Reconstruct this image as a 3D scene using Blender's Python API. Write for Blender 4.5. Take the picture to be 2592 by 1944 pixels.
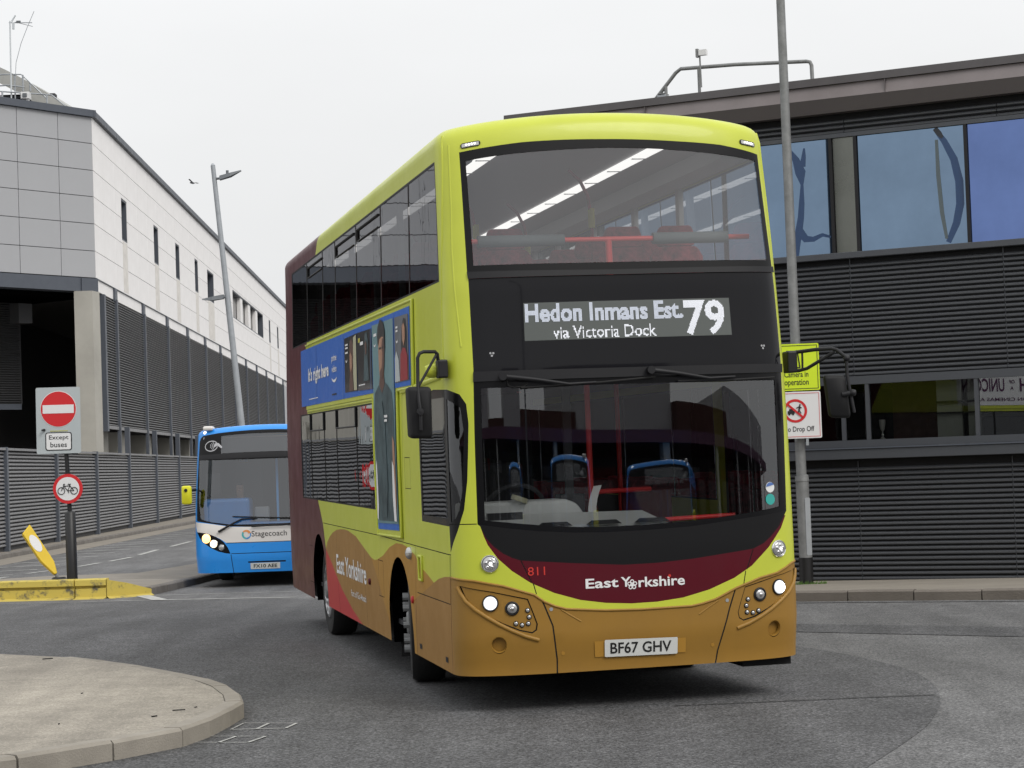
import bpy, bmesh, math, random
from mathutils import Vector, Matrix, geometry
from math import radians, sin, cos, pi

random.seed(7)
scene = bpy.context.scene
for ob in list(bpy.data.objects): bpy.data.objects.remove(ob)
COL = scene.collection

# ---------------------------------------------------------------- camera
cam_d = bpy.data.cameras.new('camera'); cam = bpy.data.objects.new('camera', cam_d); COL.objects.link(cam)
scene.camera = cam
cam_d.sensor_width = 36; cam_d.sensor_fit = 'HORIZONTAL'; cam_d.lens = 74.48
cam_d.clip_start = .1; cam_d.clip_end = 3000
PITCH, ROLL, EYE = .03845, .03493, 1.74
fw = Vector((0, cos(PITCH), sin(PITCH))); u0 = Vector((0, -sin(PITCH), cos(PITCH))); r0 = Vector((1, 0, 0))
up = u0 * cos(ROLL) + r0 * sin(ROLL); rt = r0 * cos(ROLL) - u0 * sin(ROLL)
cam.matrix_world = Matrix(((rt.x, up.x, -fw.x, 0), (rt.y, up.y, -fw.y, 0), (rt.z, up.z, -fw.z, EYE), (0, 0, 0, 1)))

# ---------------------------------------------------------------- sky, sun, exposure
SUN = Vector((.62, -.72, .85)).normalized()
world = bpy.data.worlds.new('World'); scene.world = world; world.use_nodes = True
wn = world.node_tree.nodes; wl = world.node_tree.links; wn.clear()
w_out = wn.new('ShaderNodeOutputWorld'); w_bg = wn.new('ShaderNodeBackground'); wl.new(w_bg.outputs[0], w_out.inputs[0])
sky = wn.new('ShaderNodeTexSky'); sky.sky_type = 'NISHITA'; sky.sun_disc = False
sky.sun_elevation = math.asin(SUN.z); sky.sun_rotation = math.atan2(SUN.x, SUN.y); sky.dust_density = 6; sky.air_density = 1.5
# a closed cloud deck: overcast sky, brighter overhead than at the horizon, over a little of the clear sky behind it
tc = wn.new('ShaderNodeTexCoord'); sep = wn.new('ShaderNodeSeparateXYZ'); wl.new(tc.outputs['Generated'], sep.inputs[0])
mr = wn.new('ShaderNodeMapRange'); wl.new(sep.outputs['Z'], mr.inputs['Value'])
mr.inputs['From Min'].default_value = 0; mr.inputs['From Max'].default_value = 1
mr.inputs['To Min'].default_value = .82; mr.inputs['To Max'].default_value = 1.5
nz = wn.new('ShaderNodeTexNoise'); nz.inputs['Scale'].default_value = 2.2; nz.inputs['Detail'].default_value = 5
mpn = wn.new('ShaderNodeMapping'); mpn.inputs['Scale'].default_value = (1, 1, 2.6); wl.new(tc.outputs['Generated'], mpn.inputs[0]); wl.new(mpn.outputs[0], nz.inputs['Vector'])
nm = wn.new('ShaderNodeMapRange'); nm.inputs['From Min'].default_value = .3; nm.inputs['From Max'].default_value = .7
nm.inputs['To Min'].default_value = .94; nm.inputs['To Max'].default_value = 1.05; wl.new(nz.outputs['Fac'], nm.inputs['Value'])
mu = wn.new('ShaderNodeMath'); mu.operation = 'MULTIPLY'; wl.new(mr.outputs[0], mu.inputs[0]); wl.new(nm.outputs[0], mu.inputs[1])
cl = wn.new('ShaderNodeVectorMath'); cl.operation = 'SCALE'; cl.inputs[0].default_value = (.985, .992, 1.0); wl.new(mu.outputs[0], cl.inputs['Scale'])
sk = wn.new('ShaderNodeVectorMath'); sk.operation = 'SCALE'; wl.new(sky.outputs[0], sk.inputs[0]); sk.inputs['Scale'].default_value = .09
mx = wn.new('ShaderNodeMix'); mx.data_type = 'RGBA'; mx.inputs[0].default_value = .94
wl.new(sk.outputs[0], mx.inputs[6]); wl.new(cl.outputs[0], mx.inputs[7]); wl.new(mx.outputs[2], w_bg.inputs[0])
w_bg.inputs[1].default_value = 1.0

sun_d = bpy.data.lights.new('sun', 'SUN'); sun_d.energy = 1.5; sun_d.angle = radians(24); sun_d.color = (1, .97, .92)
sun = bpy.data.objects.new('sun', sun_d); COL.objects.link(sun); sun.location = (20, -20, 40)
sun.rotation_euler = SUN.to_track_quat('Z', 'Y').to_euler()
scene.view_settings.view_transform = 'Standard'; scene.view_settings.look = 'None'
scene.view_settings.exposure = 0; scene.view_settings.gamma = 1; scene.view_settings.use_curve_mapping = False
scene.cycles.use_denoising = True
scene.cycles.max_bounces = 8; scene.cycles.transparent_max_bounces = 12
scene.cycles.sample_clamp_indirect = 6
scene.render.filter_size = 1.6

# ---------------------------------------------------------------- materials
def lin(r, g, b):
    f = lambda c: ((c / 255 + .055) / 1.055) ** 2.4 if c > 10 else c / 255 / 12.92
    return (f(r), f(g), f(b), 1)
MATS = {}
def mat(name, col, rough=.5, metal=0., spec=.5, vary=.0, vscale=3., bump=0., bscale=40., coat=0., emit=0., grime=0.):
    """Principled paint: vary = broad colour drift, bump = fine relief, grime = darker dusty mottling."""
    if name in MATS: return MATS[name]
    m = bpy.data.materials.new(name); m.use_nodes = True; nt = m.node_tree; N, L = nt.nodes, nt.links
    b = N['Principled BSDF']; b.inputs['Base Color'].default_value = col; b.inputs['Roughness'].default_value = rough
    b.inputs['Metallic'].default_value = metal; b.inputs['Specular IOR Level'].default_value = spec
    if coat: b.inputs['Coat Weight'].default_value = coat; b.inputs['Coat Roughness'].default_value = .08
    if emit: b.inputs['Emission Color'].default_value = col; b.inputs['Emission Strength'].default_value = emit
    tco = N.new('ShaderNodeTexCoord')
    if vary or grime:
        t = N.new('ShaderNodeTexNoise'); t.inputs['Scale'].default_value = vscale; t.inputs['Detail'].default_value = 6; t.inputs['Roughness'].default_value = .65
        L.new(tco.outputs['Object'], t.inputs['Vector'])
        r = N.new('ShaderNodeMapRange'); r.inputs['From Min'].default_value = .3; r.inputs['From Max'].default_value = .7
        r.inputs['To Min'].default_value = 1 - vary - grime; r.inputs['To Max'].default_value = 1 + vary
        L.new(t.outputs['Fac'], r.inputs['Value'])
        s = N.new('ShaderNodeVectorMath'); s.operation = 'SCALE'; s.inputs[0].default_value = col[:3]; L.new(r.outputs[0], s.inputs['Scale'])
        L.new(s.outputs[0], b.inputs['Base Color'])
        r2 = N.new('ShaderNodeMapRange'); r2.inputs['From Min'].default_value = .3; r2.inputs['From Max'].default_value = .7
        r2.inputs['To Min'].default_value = min(1, rough * 1.25); r2.inputs['To Max'].default_value = rough * .85
        L.new(t.outputs['Fac'], r2.inputs['Value']); L.new(r2.outputs[0], b.inputs['Roughness'])
    if bump:
        t2 = N.new('ShaderNodeTexNoise'); t2.inputs['Scale'].default_value = bscale; t2.inputs['Detail'].default_value = 3
        L.new(tco.outputs['Object'], t2.inputs['Vector'])
        bp = N.new('ShaderNodeBump'); bp.inputs['Strength'].default_value = bump; bp.inputs['Distance'].default_value = .02
        L.new(t2.outputs['Fac'], bp.inputs['Height']); L.new(bp.outputs[0], b.inputs['Normal'])
    MATS[name] = m; return m

def glass(name, tint, refl=1.0, rough=.0, wavy=0., base=.06, wscale=(1.2, 1.2, .5)):
    """Tinted sheet glass: transparent + mirror by Fresnel; wavy = roller-wave distortion of the reflections."""
    if name in MATS: return MATS[name]
    m = bpy.data.materials.new(name); m.use_nodes = True; nt = m.node_tree; N, L = nt.nodes, nt.links; N.clear()
    o = N.new('ShaderNodeOutputMaterial'); tr = N.new('ShaderNodeBsdfTransparent'); gl = N.new('ShaderNodeBsdfGlossy'); mxs = N.new('ShaderNodeMixShader')
    tr.inputs[0].default_value = tint; gl.inputs['Roughness'].default_value = rough; gl.inputs[0].default_value = (.95, .97, 1, 1)
    fr = N.new('ShaderNodeFresnel'); fr.inputs['IOR'].default_value = 1.5
    mp = N.new('ShaderNodeMapRange'); mp.inputs['From Min'].default_value = .04; mp.inputs['From Max'].default_value = 1
    mp.inputs['To Min'].default_value = base; mp.inputs['To Max'].default_value = refl
    L.new(fr.outputs[0], mp.inputs['Value']); L.new(mp.outputs[0], mxs.inputs[0]); L.new(tr.outputs[0], mxs.inputs[1]); L.new(gl.outputs[0], mxs.inputs[2]); L.new(mxs.outputs[0], o.inputs[0])
    if wavy:
        tco = N.new('ShaderNodeTexCoord'); mpp = N.new('ShaderNodeMapping'); mpp.inputs['Scale'].default_value = wscale
        nz_ = N.new('ShaderNodeTexNoise'); nz_.inputs['Scale'].default_value = 2.2; nz_.inputs['Detail'].default_value = 2.5
        L.new(tco.outputs['Object'], mpp.inputs[0]); L.new(mpp.outputs[0], nz_.inputs['Vector'])
        bp = N.new('ShaderNodeBump'); bp.inputs['Strength'].default_value = 1; bp.inputs['Distance'].default_value = wavy
        L.new(nz_.outputs['Fac'], bp.inputs['Height']); L.new(bp.outputs[0], gl.inputs['Normal']); L.new(bp.outputs[0], fr.inputs['Normal'])
    MATS[name] = m; return m

def asphalt(name, base, speck=.5, worn=.25):
    m = bpy.data.materials.new(name); m.use_nodes = True; nt = m.node_tree; N, L = nt.nodes, nt.links; b = N['Principled BSDF']
    tco = N.new('ShaderNodeTexCoord')
    def noise(scale, det=4, rough=.6):
        t = N.new('ShaderNodeTexNoise'); t.inputs['Scale'].default_value = scale; t.inputs['Detail'].default_value = det; t.inputs['Roughness'].default_value = rough
        L.new(tco.outputs['Object'], t.inputs['Vector']); return t
    def rng(src, a, b_, lo, hi):
        r = N.new('ShaderNodeMapRange'); r.inputs['From Min'].default_value = a; r.inputs['From Max'].default_value = b_
        r.inputs['To Min'].default_value = lo; r.inputs['To Max'].default_value = hi; L.new(src, r.inputs['Value']); return r.outputs[0]
    def mul(a, c):
        x = N.new('ShaderNodeMath'); x.operation = 'MULTIPLY'; L.new(a, x.inputs[0]); L.new(c, x.inputs[1]); return x.outputs[0]
    broad = rng(noise(.35, 6).outputs['Fac'], .3, .7, 1 - worn, 1 + worn)
    mid = rng(noise(3.5, 5).outputs['Fac'], .3, .7, .86, 1.12)
    fine = rng(noise(55, 3, .8).outputs['Fac'], .3, .7, 1 - speck, 1 + speck)
    vo = N.new('ShaderNodeTexVoronoi'); vo.inputs['Scale'].default_value = 42; L.new(tco.outputs['Object'], vo.inputs['Vector'])
    chip = rng(vo.outputs['Distance'], .0, .16, 2.8, 1.0)
    streak_map = N.new('ShaderNodeMapping'); streak_map.inputs['Scale'].default_value = (2.2, .25, 1); streak_map.inputs['Rotation'].default_value = (0, 0, radians(12))
    L.new(tco.outputs['Object'], streak_map.inputs[0]); st = N.new('ShaderNodeTexNoise'); st.inputs['Scale'].default_value = 1.0; st.inputs['Detail'].default_value = 4; L.new(streak_map.outputs[0], st.inputs['Vector'])
    streak = rng(st.outputs['Fac'], .35, .65, .82, 1.13)
    vo2 = N.new('ShaderNodeTexVoronoi'); vo2.inputs['Scale'].default_value = 62; L.new(tco.outputs['Object'], vo2.inputs['Vector'])
    sc_ = N.new('ShaderNodeSeparateColor'); L.new(vo2.outputs['Color'], sc_.inputs[0])
    stone = rng(sc_.outputs[0], 0, 1, 1 - speck * .55, 1 + speck * .6)
    v = mul(mul(mul(mul(mul(broad, mid), fine), chip), streak), stone)
    s = N.new('ShaderNodeVectorMath'); s.operation = 'SCALE'; s.inputs[0].default_value = base; L.new(v, s.inputs['Scale']); L.new(s.outputs[0], b.inputs['Base Color'])
    b.inputs['Roughness'].default_value = .82; b.inputs['Specular IOR Level'].default_value = .35
    bp = N.new('ShaderNodeBump'); bp.inputs['Strength'].default_value = .55; bp.inputs['Distance'].default_value = .006
    L.new(noise(95, 2).outputs['Fac'], bp.inputs['Height']); L.new(bp.outputs[0], b.inputs['Normal'])
    MATS[name] = m; return m

def lamp_mat(name, col, strength):
    m = bpy.data.materials.new(name); m.use_nodes = True; b = m.node_tree.nodes['Principled BSDF']
    b.inputs['Base Color'].default_value = (.6, .6, .6, 1); b.inputs['Emission Color'].default_value = col; b.inputs['Emission Strength'].default_value = strength
    b.inputs['Roughness'].default_value = .2
    MATS[name] = m; return m

asphalt('asphalt', (.125, .1245, .125), .8, .14)
asphalt('asphalt_dark', (.084, .084, .086), .9, .16)
asphalt('concrete_top', (.305, .277, .234), .3, .17)
mat('kerb', (.285, .26, .222, 1), .9, vary=.06, vscale=2.5, bump=.25, bscale=90, grime=.16)
mat('kerb_dark', (.17, .155, .14, 1), .9, vary=.1, vscale=3, bump=.3, bscale=60, grime=.15)
mat('kerb_brown', (.17, .15, .13, 1), .9, vary=.1, vscale=2, bump=.3, bscale=50)
mat('paving', (.24, .215, .18, 1), .9, vary=.1, vscale=1.2, bump=.2, bscale=60)
mat('white_line', (.48, .48, .46, 1), .8, vary=.12, vscale=6, grime=.35)
mat('lime', (.52, .575, .052, 1), .36, spec=.4, vary=.03, vscale=1.5, coat=.12, grime=.04)
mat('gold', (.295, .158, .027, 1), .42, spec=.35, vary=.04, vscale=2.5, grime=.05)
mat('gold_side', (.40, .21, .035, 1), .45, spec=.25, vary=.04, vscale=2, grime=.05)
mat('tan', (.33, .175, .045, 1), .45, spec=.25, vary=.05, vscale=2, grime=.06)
mat('maroon', (.085, .005, .012, 1), .4, spec=.2, vary=.04)
mat('maroon_side', (.085, .009, .016, 1), .35, spec=.3, vary=.08, grime=.05)
mat('red_wedge', (.46, .03, .035, 1), .42, spec=.25)
mat('black_gloss', (.005, .005, .006, 1), .25, spec=.2)
mat('black_satin', (.008, .008, .009, 1), .45, spec=.18)
mat('black_trim', (.014, .014, .016, 1), .5, spec=.3)
mat('rubber', (.012, .012, .012, 1), .85, bump=.2, bscale=30)
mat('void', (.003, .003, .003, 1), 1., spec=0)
mat('chassis', (.01, .01, .01, 1), .9)
mat('mirror_plastic', (.010, .010, .011, 1), .6, spec=.3, bump=.1, bscale=200)
mat('chrome', (.75, .75, .76, 1), .18, metal=1)
mat('lens', (.5, .5, .5, 1), .12, metal=.6)
mat('rim', (.42, .42, .43, 1), .35, metal=.6)
mat('interior_grey', (.34, .34, .34, 1), .7)
mat('interior_dark', (.035, .036, .04, 1), .8)
mat('dash_grey', (.66, .68, .67, 1), .65, vary=.04)
mat('seat_red', (.30, .03, .045, 1), .9, vary=.6, vscale=14)
mat('rail_red', (.85, .04, .04, 1), .35)
mat('pad_grey', (.12, .14, .145, 1), .75)
mat('pole_yellow', (.45, .42, .05, 1), .6)
mat('ad_blue', (.022, .125, .50, 1), .4, spec=.3, vary=.04)
mat('ad_teal', (.13, .23, .25, 1), .5, spec=.3, vary=.2, vscale=.9)
mat('ad_dark', (.012, .012, .014, 1), .35, coat=.3)
mat('ad_grey', (.16, .17, .19, 1), .35, coat=.3, vary=.3, vscale=1.4)
mat('ad_cream', (.45, .44, .30, 1), .4)
mat('ad_skin', (.36, .20, .13, 1), .5, spec=.3, vary=.2, vscale=6)
mat('ad_skin_dark', (.10, .045, .03, 1), .4)
mat('ad_hair', (.012, .01, .01, 1), .4)
mat('ad_shirt', (.045, .075, .085, 1), .5, spec=.3, vary=.5, vscale=3)
mat('ad_red', (.28, .012, .02, 1), .4)
mat('print_white', (.75, .75, .75, 1), .5)
mat('print_black', (.01, .01, .01, 1), .5)
mat('print_red', (.55, .03, .02, 1), .5)
mat('purple_ink', (.08, .01, .07, 1), .5)
mat('plate_white', (.62, .63, .61, 1), .4)
mat('sticker_teal', (.03, .35, .31, 1), .5)
mat('sticker_blue', (.08, .16, .42, 1), .5)
lamp_mat('head_on', (1, .98, .95, 1), 9)
lamp_mat('lens_glow', (.92, .96, 1, 1), .75)
lamp_mat('amber_on', (1, .50, .10, 1), 3)
lamp_mat('drl_on', (1, .97, .95, 1), 2.2)
lamp_mat('strip_light', (1, .98, .95, 1), 1.1)
lamp_mat('led_white', (.84, .88, 1, 1), .62)
lamp_mat('warm_on', (1, .80, .48, 1), 3.2)
lamp_mat('led_dim', (.40, .50, .72, 1), .52)
mat('led_board', (.085, .095, .09, 1), .4)
glass('windscreen_glass', (.84, .85, .85, 1), .9, base=.115)
glass('upper_glass', (.88, .89, .89, 1), .9, base=.12)
glass('side_glass', (.22, .225, .23, 1), 1.0, wavy=.0016, base=.09)
glass('upper_side_glass', (.22, .225, .23, 1), 1.0, wavy=.0012, base=.09)
glass('kerb_side_glass', (.5, .51, .52, 1), .22, base=.05)
glass('cab_glass', (.5, .5, .5, 1), 1.0, wavy=.001, base=.09)
glass('blue_ws_glass', (.76, .78, .78, 1), .9, base=.12)
mat('gloss_panel', (.007, .007, .009, 1), .06, spec=.22)
mat('coach_blue', (.018, .27, .78, 1), .3, coat=.4, vary=.04)
mat('coach_blue_light', (.07, .40, .88, 1), .3, coat=.4)
mat('coach_white', (.72, .69, .66, 1), .35, coat=.3)
mat('ring_blue', (.05, .25, .60, 1), .5); mat('ring_orange', (.75, .28, .08, 1), .5); mat('ring_teal', (.05, .42, .45, 1), .5)
mat('panel_white', (.86, .84, .83, 1), .5, vary=.03, vscale=.7, grime=.05)
mat('panel_grey', (.36, .365, .38, 1), .42, vary=.025, vscale=.6)
mat('stain', (.68, .65, .61, 1), .6, vary=.12, vscale=3)
mat('slate_metal', (.075, .085, .105, 1), .5, vary=.06)
mat('louvre_grey', (.195, .195, .197, 1), .6, vary=.05)
mat('fence_grey', (.205, .205, .21, 1), .55, vary=.06)
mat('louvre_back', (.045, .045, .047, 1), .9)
mat('slat_charcoal', (.072, .076, .084, 1), .5, vary=.05, vscale=2)
mat('slat_back', (.006, .006, .007, 1), .9)
mat('frame_charcoal', (.06, .065, .075, 1), .5, vary=.05)
mat('fascia_brown', (.10, .088, .088, 1), .5, vary=.06, vscale=1.5)
mat('fascia_lit', (.19, .165, .165, 1), .5, vary=.06, vscale=1.5, grime=.06)  # paler copy of the fascia colour: light on the slope put into it
mat('roof_edge', (.075, .068, .07, 1), .5, vary=.06)
mat('concrete', (.40, .385, .345, 1), .85, vary=.06, vscale=.6, grime=.1)
mat('galvanised', (.34, .36, .38, 1), .45, metal=.35, vary=.1, vscale=5)
mat('galvanised_dark', (.23, .235, .235, 1), .55, metal=.3, vary=.15, vscale=6, grime=.1)
mat('lamp_grey', (.12, .13, .14, 1), .5)
mat('sign_grey', (.42, .46, .47, 1), .5, vary=.03)
mat('sign_white', (.72, .72, .72, 1), .45)
mat('sign_red', (.58, .015, .02, 1), .45)
mat('sign_yellow', (.62, .78, .02, 1), .45)
mat('paint_black', (.01, .01, .012, 1), .5)
mat('post_black', (.008, .008, .009, 1), .45)
mat('bollard_yellow', (.72, .50, .02, 1), .5, vary=.05)
mat('mirror_yellow', (.70, .68, .02, 1), .45)
mat('window_frame_white', (.55, .58, .60, 1), .5)
mat('skin', (.42, .23, .16, 1), .6); mat('shirt_dark', (.03, .035, .05, 1), .9); mat('hi_vis', (.45, .75, .03, 1), .7)
mat('metal_roof', (.34, .34, .32, 1), .45, vary=.05)
mat('grass_green', (.07, .14, .02, 1), .9)
mat('gull_white', (.5, .5, .5, 1), .9); mat('gull_grey', (.09, .09, .10, 1), .9)
mat('canopy_purple', (.10, .035, .075, 1), .5); mat('concourse_dark', (.12, .12, .13, 1), .6); mat('concourse_grey', (.40, .40, .40, 1), .7)
mat('room_dark', (.014, .014, .015, 1), .9); mat('room_brick', (.07, .03, .024, 1), .9, vary=.2, vscale=9); mat('room_pale', (.24, .25, .23, 1), .8)
def tinted_pane(name, col, rough=.03):
    return mat(name, col, rough, metal=1., vary=.12, vscale=.8)
tinted_pane('pane_blue', (.165, .235, .33, 1)); tinted_pane('pane_violet', (.13, .19, .40, 1)); tinted_pane('pane_grey', (.16, .165, .15, 1), .25)
mat('vinyl_blue', (.02, .055, .14, 1), .3); mat('vinyl_dark', (.016, .02, .028, 1), .3); mat('vinyl_grey', (.085, .11, .12, 1), .3)
def yellow_kerb_mat():
    m = mat('kerb_yellow', (.62, .47, .06, 1), .8, bump=.2, bscale=60); nt = m.node_tree; N, L = nt.nodes, nt.links
    tco = N.new('ShaderNodeTexCoord'); t = N.new('ShaderNodeTexNoise'); t.inputs['Scale'].default_value = 5; t.inputs['Detail'].default_value = 9; t.inputs['Roughness'].default_value = .7
    L.new(tco.outputs['Object'], t.inputs['Vector']); r = N.new('ShaderNodeValToRGB'); r.color_ramp.elements[0].position = .53; r.color_ramp.elements[1].position = .66
    r.color_ramp.elements[0].color = (.54, .43, .09, 1); r.color_ramp.elements[1].color = (.12, .11, .08, 1)
    L.new(t.outputs['Fac'], r.inputs[0]); L.new(r.outputs[0], N['Principled BSDF'].inputs['Base Color'])
yellow_kerb_mat()
def M_(m): return MATS[m] if isinstance(m, str) else m

# ---------------------------------------------------------------- objects and meshes
def tag(o, label=None, cat=None, group=None, kind=None):
    if label: o['label'] = label
    if cat: o['category'] = cat
    if group: o['group'] = group
    if kind: o['kind'] = kind
    return o
def empty(name, loc=(0, 0, 0), rz=0., mw=None):
    o = bpy.data.objects.new(name, None); COL.objects.link(o); o.empty_display_size = .2
    if mw is not None: o.matrix_world = mw
    else: o.location = loc; o.rotation_euler = (0, 0, rz)
    return o
def root_matrix(o):
    return Matrix.LocRotScale(o.location, o.rotation_euler, None)
def link(name, me, parent=None, world_space=False, mw=None):
    o = bpy.data.objects.new(name, me); COL.objects.link(o)
    if mw is not None: o.matrix_basis = mw
    if parent is not None:
        o.parent = parent
        if world_space:
            top = parent; inv = None
            # world matrix of the parent, from its own basis chain
            Mw = parent.matrix_basis.copy(); q = parent
            while q.parent is not None:
                Mw = q.parent.matrix_basis @ q.matrix_parent_inverse @ Mw; q = q.parent
            o.matrix_parent_inverse = Mw.inverted()
    return o

class MB:
    """Collects shapes, then links them as one mesh."""
    def __init__(self): self.v = []; self.f = []; self.mi = []; self.cur = 0
    def add(self, vs, fs):
        n = len(self.v); self.v += [tuple(p) for p in vs]; self.f += [tuple(i + n for i in f) for f in fs]; self.mi += [self.cur] * len(fs); return self
    def box(self, a, b, m=None):
        x0, y0, z0 = a; x1, y1, z1 = b
        vs = [(x0, y0, z0), (x1, y0, z0), (x1, y1, z0), (x0, y1, z0), (x0, y0, z1), (x1, y0, z1), (x1, y1, z1), (x0, y1, z1)]
        if m is not None: vs = [tuple(m @ Vector(p)) for p in vs]
        return self.add(vs, [(0, 3, 2, 1), (4, 5, 6, 7), (0, 1, 5, 4), (1, 2, 6, 5), (2, 3, 7, 6), (3, 0, 4, 7)])
    def tube(self, pts, r, n=10, cap=True):
        pts = [Vector(p) for p in pts]; rr = r if isinstance(r, (list, tuple)) else [r] * len(pts)
        vs = []; fs = []; prev = None
        for i, p in enumerate(pts):
            d = (pts[min(i + 1, len(pts) - 1)] - pts[max(i - 1, 0)]).normalized()
            a = d.cross(Vector((0, 0, 1)) if abs(d.z) < .95 else Vector((1, 0, 0))).normalized() if prev is None else (prev - d * prev.dot(d)).normalized()
            prev = a; b = d.cross(a)
            for k in range(n):
                t = 2 * pi * k / n; vs.append(p + (a * cos(t) + b * sin(t)) * rr[i])
        for i in range(len(pts) - 1):
            for k in range(n):
                fs.append((i * n + k, i * n + (k + 1) % n, (i + 1) * n + (k + 1) % n, (i + 1) * n + k))
        if cap: fs.append(tuple(range(n))[::-1]); fs.append(tuple((len(pts) - 1) * n + k for k in range(n)))
        return self.add(vs, fs)
    def lathe(self, prof, n=28, m=None):
        """profile of (radius, axial x); turned about the x axis."""
        vs = []; fs = []
        for (r, x) in prof:
            for k in range(n): t = 2 * pi * k / n; vs.append((x, r * cos(t), r * sin(t)))
        for i in range(len(prof) - 1):
            for k in range(n): fs.append((i * n + k, i * n + (k + 1) % n, (i + 1) * n + (k + 1) % n, (i + 1) * n + k))
        if m is not None: vs = [tuple(m @ Vector(p)) for p in vs]
        return self.add(vs, fs)
    def prism(self, poly, h0, h1, m=None):
        """polygon in xz extruded along y from h0 to h1."""
        n = len(poly); vs = [(x, h0, z) for x, z in poly] + [(x, h1, z) for x, z in poly]
        if m is not None: vs = [tuple(m @ Vector(p)) for p in vs]
        tris = geometry.tessellate_polygon([[Vector((x, z, 0)) for x, z in poly]])
        fs = [tuple(t) for t in tris] + [tuple(i + n for i in t)[::-1] for t in tris] + [(i, (i + 1) % n, n + (i + 1) % n, n + i) for i in range(n)]
        return self.add(vs, fs)
    def slab(self, poly, z0, z1):
        """polygon in xy (z0/z1 numbers or functions of x, y)."""
        n = len(poly); f0 = z0 if callable(z0) else (lambda x, y: z0); f1 = z1 if callable(z1) else (lambda x, y: z1)
        vs = [(x, y, f0(x, y)) for x, y in poly] + [(x, y, f1(x, y)) for x, y in poly]
        tris = geometry.tessellate_polygon([[Vector((x, y, 0)) for x, y in poly]])
        fs = [tuple(t) for t in tris] + [tuple(i + n for i in t)[::-1] for t in tris] + [(i, (i + 1) % n, n + (i + 1) % n, n + i) for i in range(n)]
        return self.add(vs, fs)
    def disc(self, c, r, axis, up_=None, n=24, h=0.):
        """a disc (or short drum of height h along axis)."""
        ax = Vector(axis).normalized(); a = ax.cross(Vector((0, 0, 1)) if abs(ax.z) < .9 else Vector((1, 0, 0))).normalized(); b = ax.cross(a); c = Vector(c)
        vs = [c + (a * cos(2 * pi * k / n) + b * sin(2 * pi * k / n)) * r for k in range(n)]
        if not h: return self.add(vs, [tuple(range(n))])
        return self.add(vs + [p + ax * h for p in vs], [tuple(range(n))[::-1], tuple(range(n, 2 * n))] + [(k, (k + 1) % n, n + (k + 1) % n, n + k) for k in range(n)])
    def mesh(self, name, *mats):
        me = bpy.data.meshes.new(name); me.from_pydata(self.v, [], self.f)
        for m in mats: me.materials.append(M_(m))
        if len(mats) > 1: me.polygons.foreach_set('material_index', self.mi)
        bm = bmesh.new(); bm.from_mesh(me); bmesh.ops.recalc_face_normals(bm, faces=bm.faces); bm.to_mesh(me); bm.free()
        me.update(); return me
    def build(self, name, m, parent=None, world_space=False, mw=None, smooth=None, bevel=0.):
        me = self.mesh(name, *(m if isinstance(m, (list, tuple)) else (m,)))
        if smooth is not None:
            me.polygons.foreach_set('use_smooth', [True] * len(me.polygons))
            if smooth < 180: me.set_sharp_from_angle(angle=radians(smooth))
        o = link(name, me, parent, world_space, mw)
        if bevel:
            b = o.modifiers.new('bevel', 'BEVEL'); b.width = bevel; b.segments = 2; b.limit_method = 'ANGLE'
        return o

BOXES = {}
def piece(name, frame, a, b, m, parent, bevel=0.):
    """One box-shaped piece of a facade, in the frame's own axes; alike pieces share their mesh."""
    d = tuple(round(b[i] - a[i], 4) for i in range(3)); key = (d, m, bevel)
    if key not in BOXES:
        BOXES[key] = MB().box((-d[0] / 2, -d[1] / 2, -d[2] / 2), (d[0] / 2, d[1] / 2, d[2] / 2)).mesh(name, m)
    c = Vector([(a[i] + b[i]) / 2 for i in range(3)])
    o = link(name, BOXES[key], parent, True, frame @ Matrix.Translation(c))
    if bevel:
        bv = o.modifiers.new('bevel', 'BEVEL'); bv.width = bevel; bv.segments = 1
    return o

# lettering: flat outlines taken once from the built-in font
TEXT = {}
def text2d(body, bold=0., key=None):
    k = (body, bold)
    if k in TEXT: return TEXT[k]
    cu = bpy.data.curves.new('lettering', 'FONT'); cu.body = body; cu.size = 1; cu.offset = bold; cu.resolution_u = 3
    o = bpy.data.objects.new('lettering', cu); COL.objects.link(o)
    dg = bpy.context.evaluated_depsgraph_get(); me = o.evaluated_get(dg).to_mesh()
    vs = [(v.co.x, v.co.y) for v in me.vertices]; fs = [tuple(p.vertices) for p in me.polygons]
    o.evaluated_get(dg).to_mesh_clear(); bpy.data.objects.remove(o); bpy.data.curves.remove(cu)
    x0 = min(v[0] for v in vs); x1 = max(v[0] for v in vs); y0 = min(v[1] for v in vs); y1 = max(v[1] for v in vs)
    TEXT[k] = (vs, fs, (x0, x1, y0, y1)); return TEXT[k]
def fit_text(body, x0, x1, y0, y1, bold=0., keep=False):
    """outline of the words stretched into the box; returns verts, faces."""
    vs, fs, (a, b, c, d) = text2d(body, bold)
    sx = (x1 - x0) / (b - a); sy = (y1 - y0) / (d - c)
    return [(x0 + (x - a) * sx, y0 + (y - c) * sy) for x, y in vs], fs
def words(V, F, gap):
    """splits flat lettering into its separate words (groups of faces with clear space between them)."""
    sp = sorted((min(V[i][0] for i in f), max(V[i][0] for i in f), k) for k, f in enumerate(F)); groups = []; right = None
    for a, b, k in sp:
        if right is None or a > right + gap: groups.append([]); right = b
        groups[-1].append(k); right = max(right, b)
    out = []
    for g_ in groups:
        idx = {}; V2 = []; F2 = []
        for k in g_:
            f2 = []
            for i in F[k]:
                if i not in idx: idx[i] = len(V2); V2.append(V[i])
                f2.append(idx[i])
            F2.append(tuple(f2))
        out.append((V2, F2))
    return out
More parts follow.
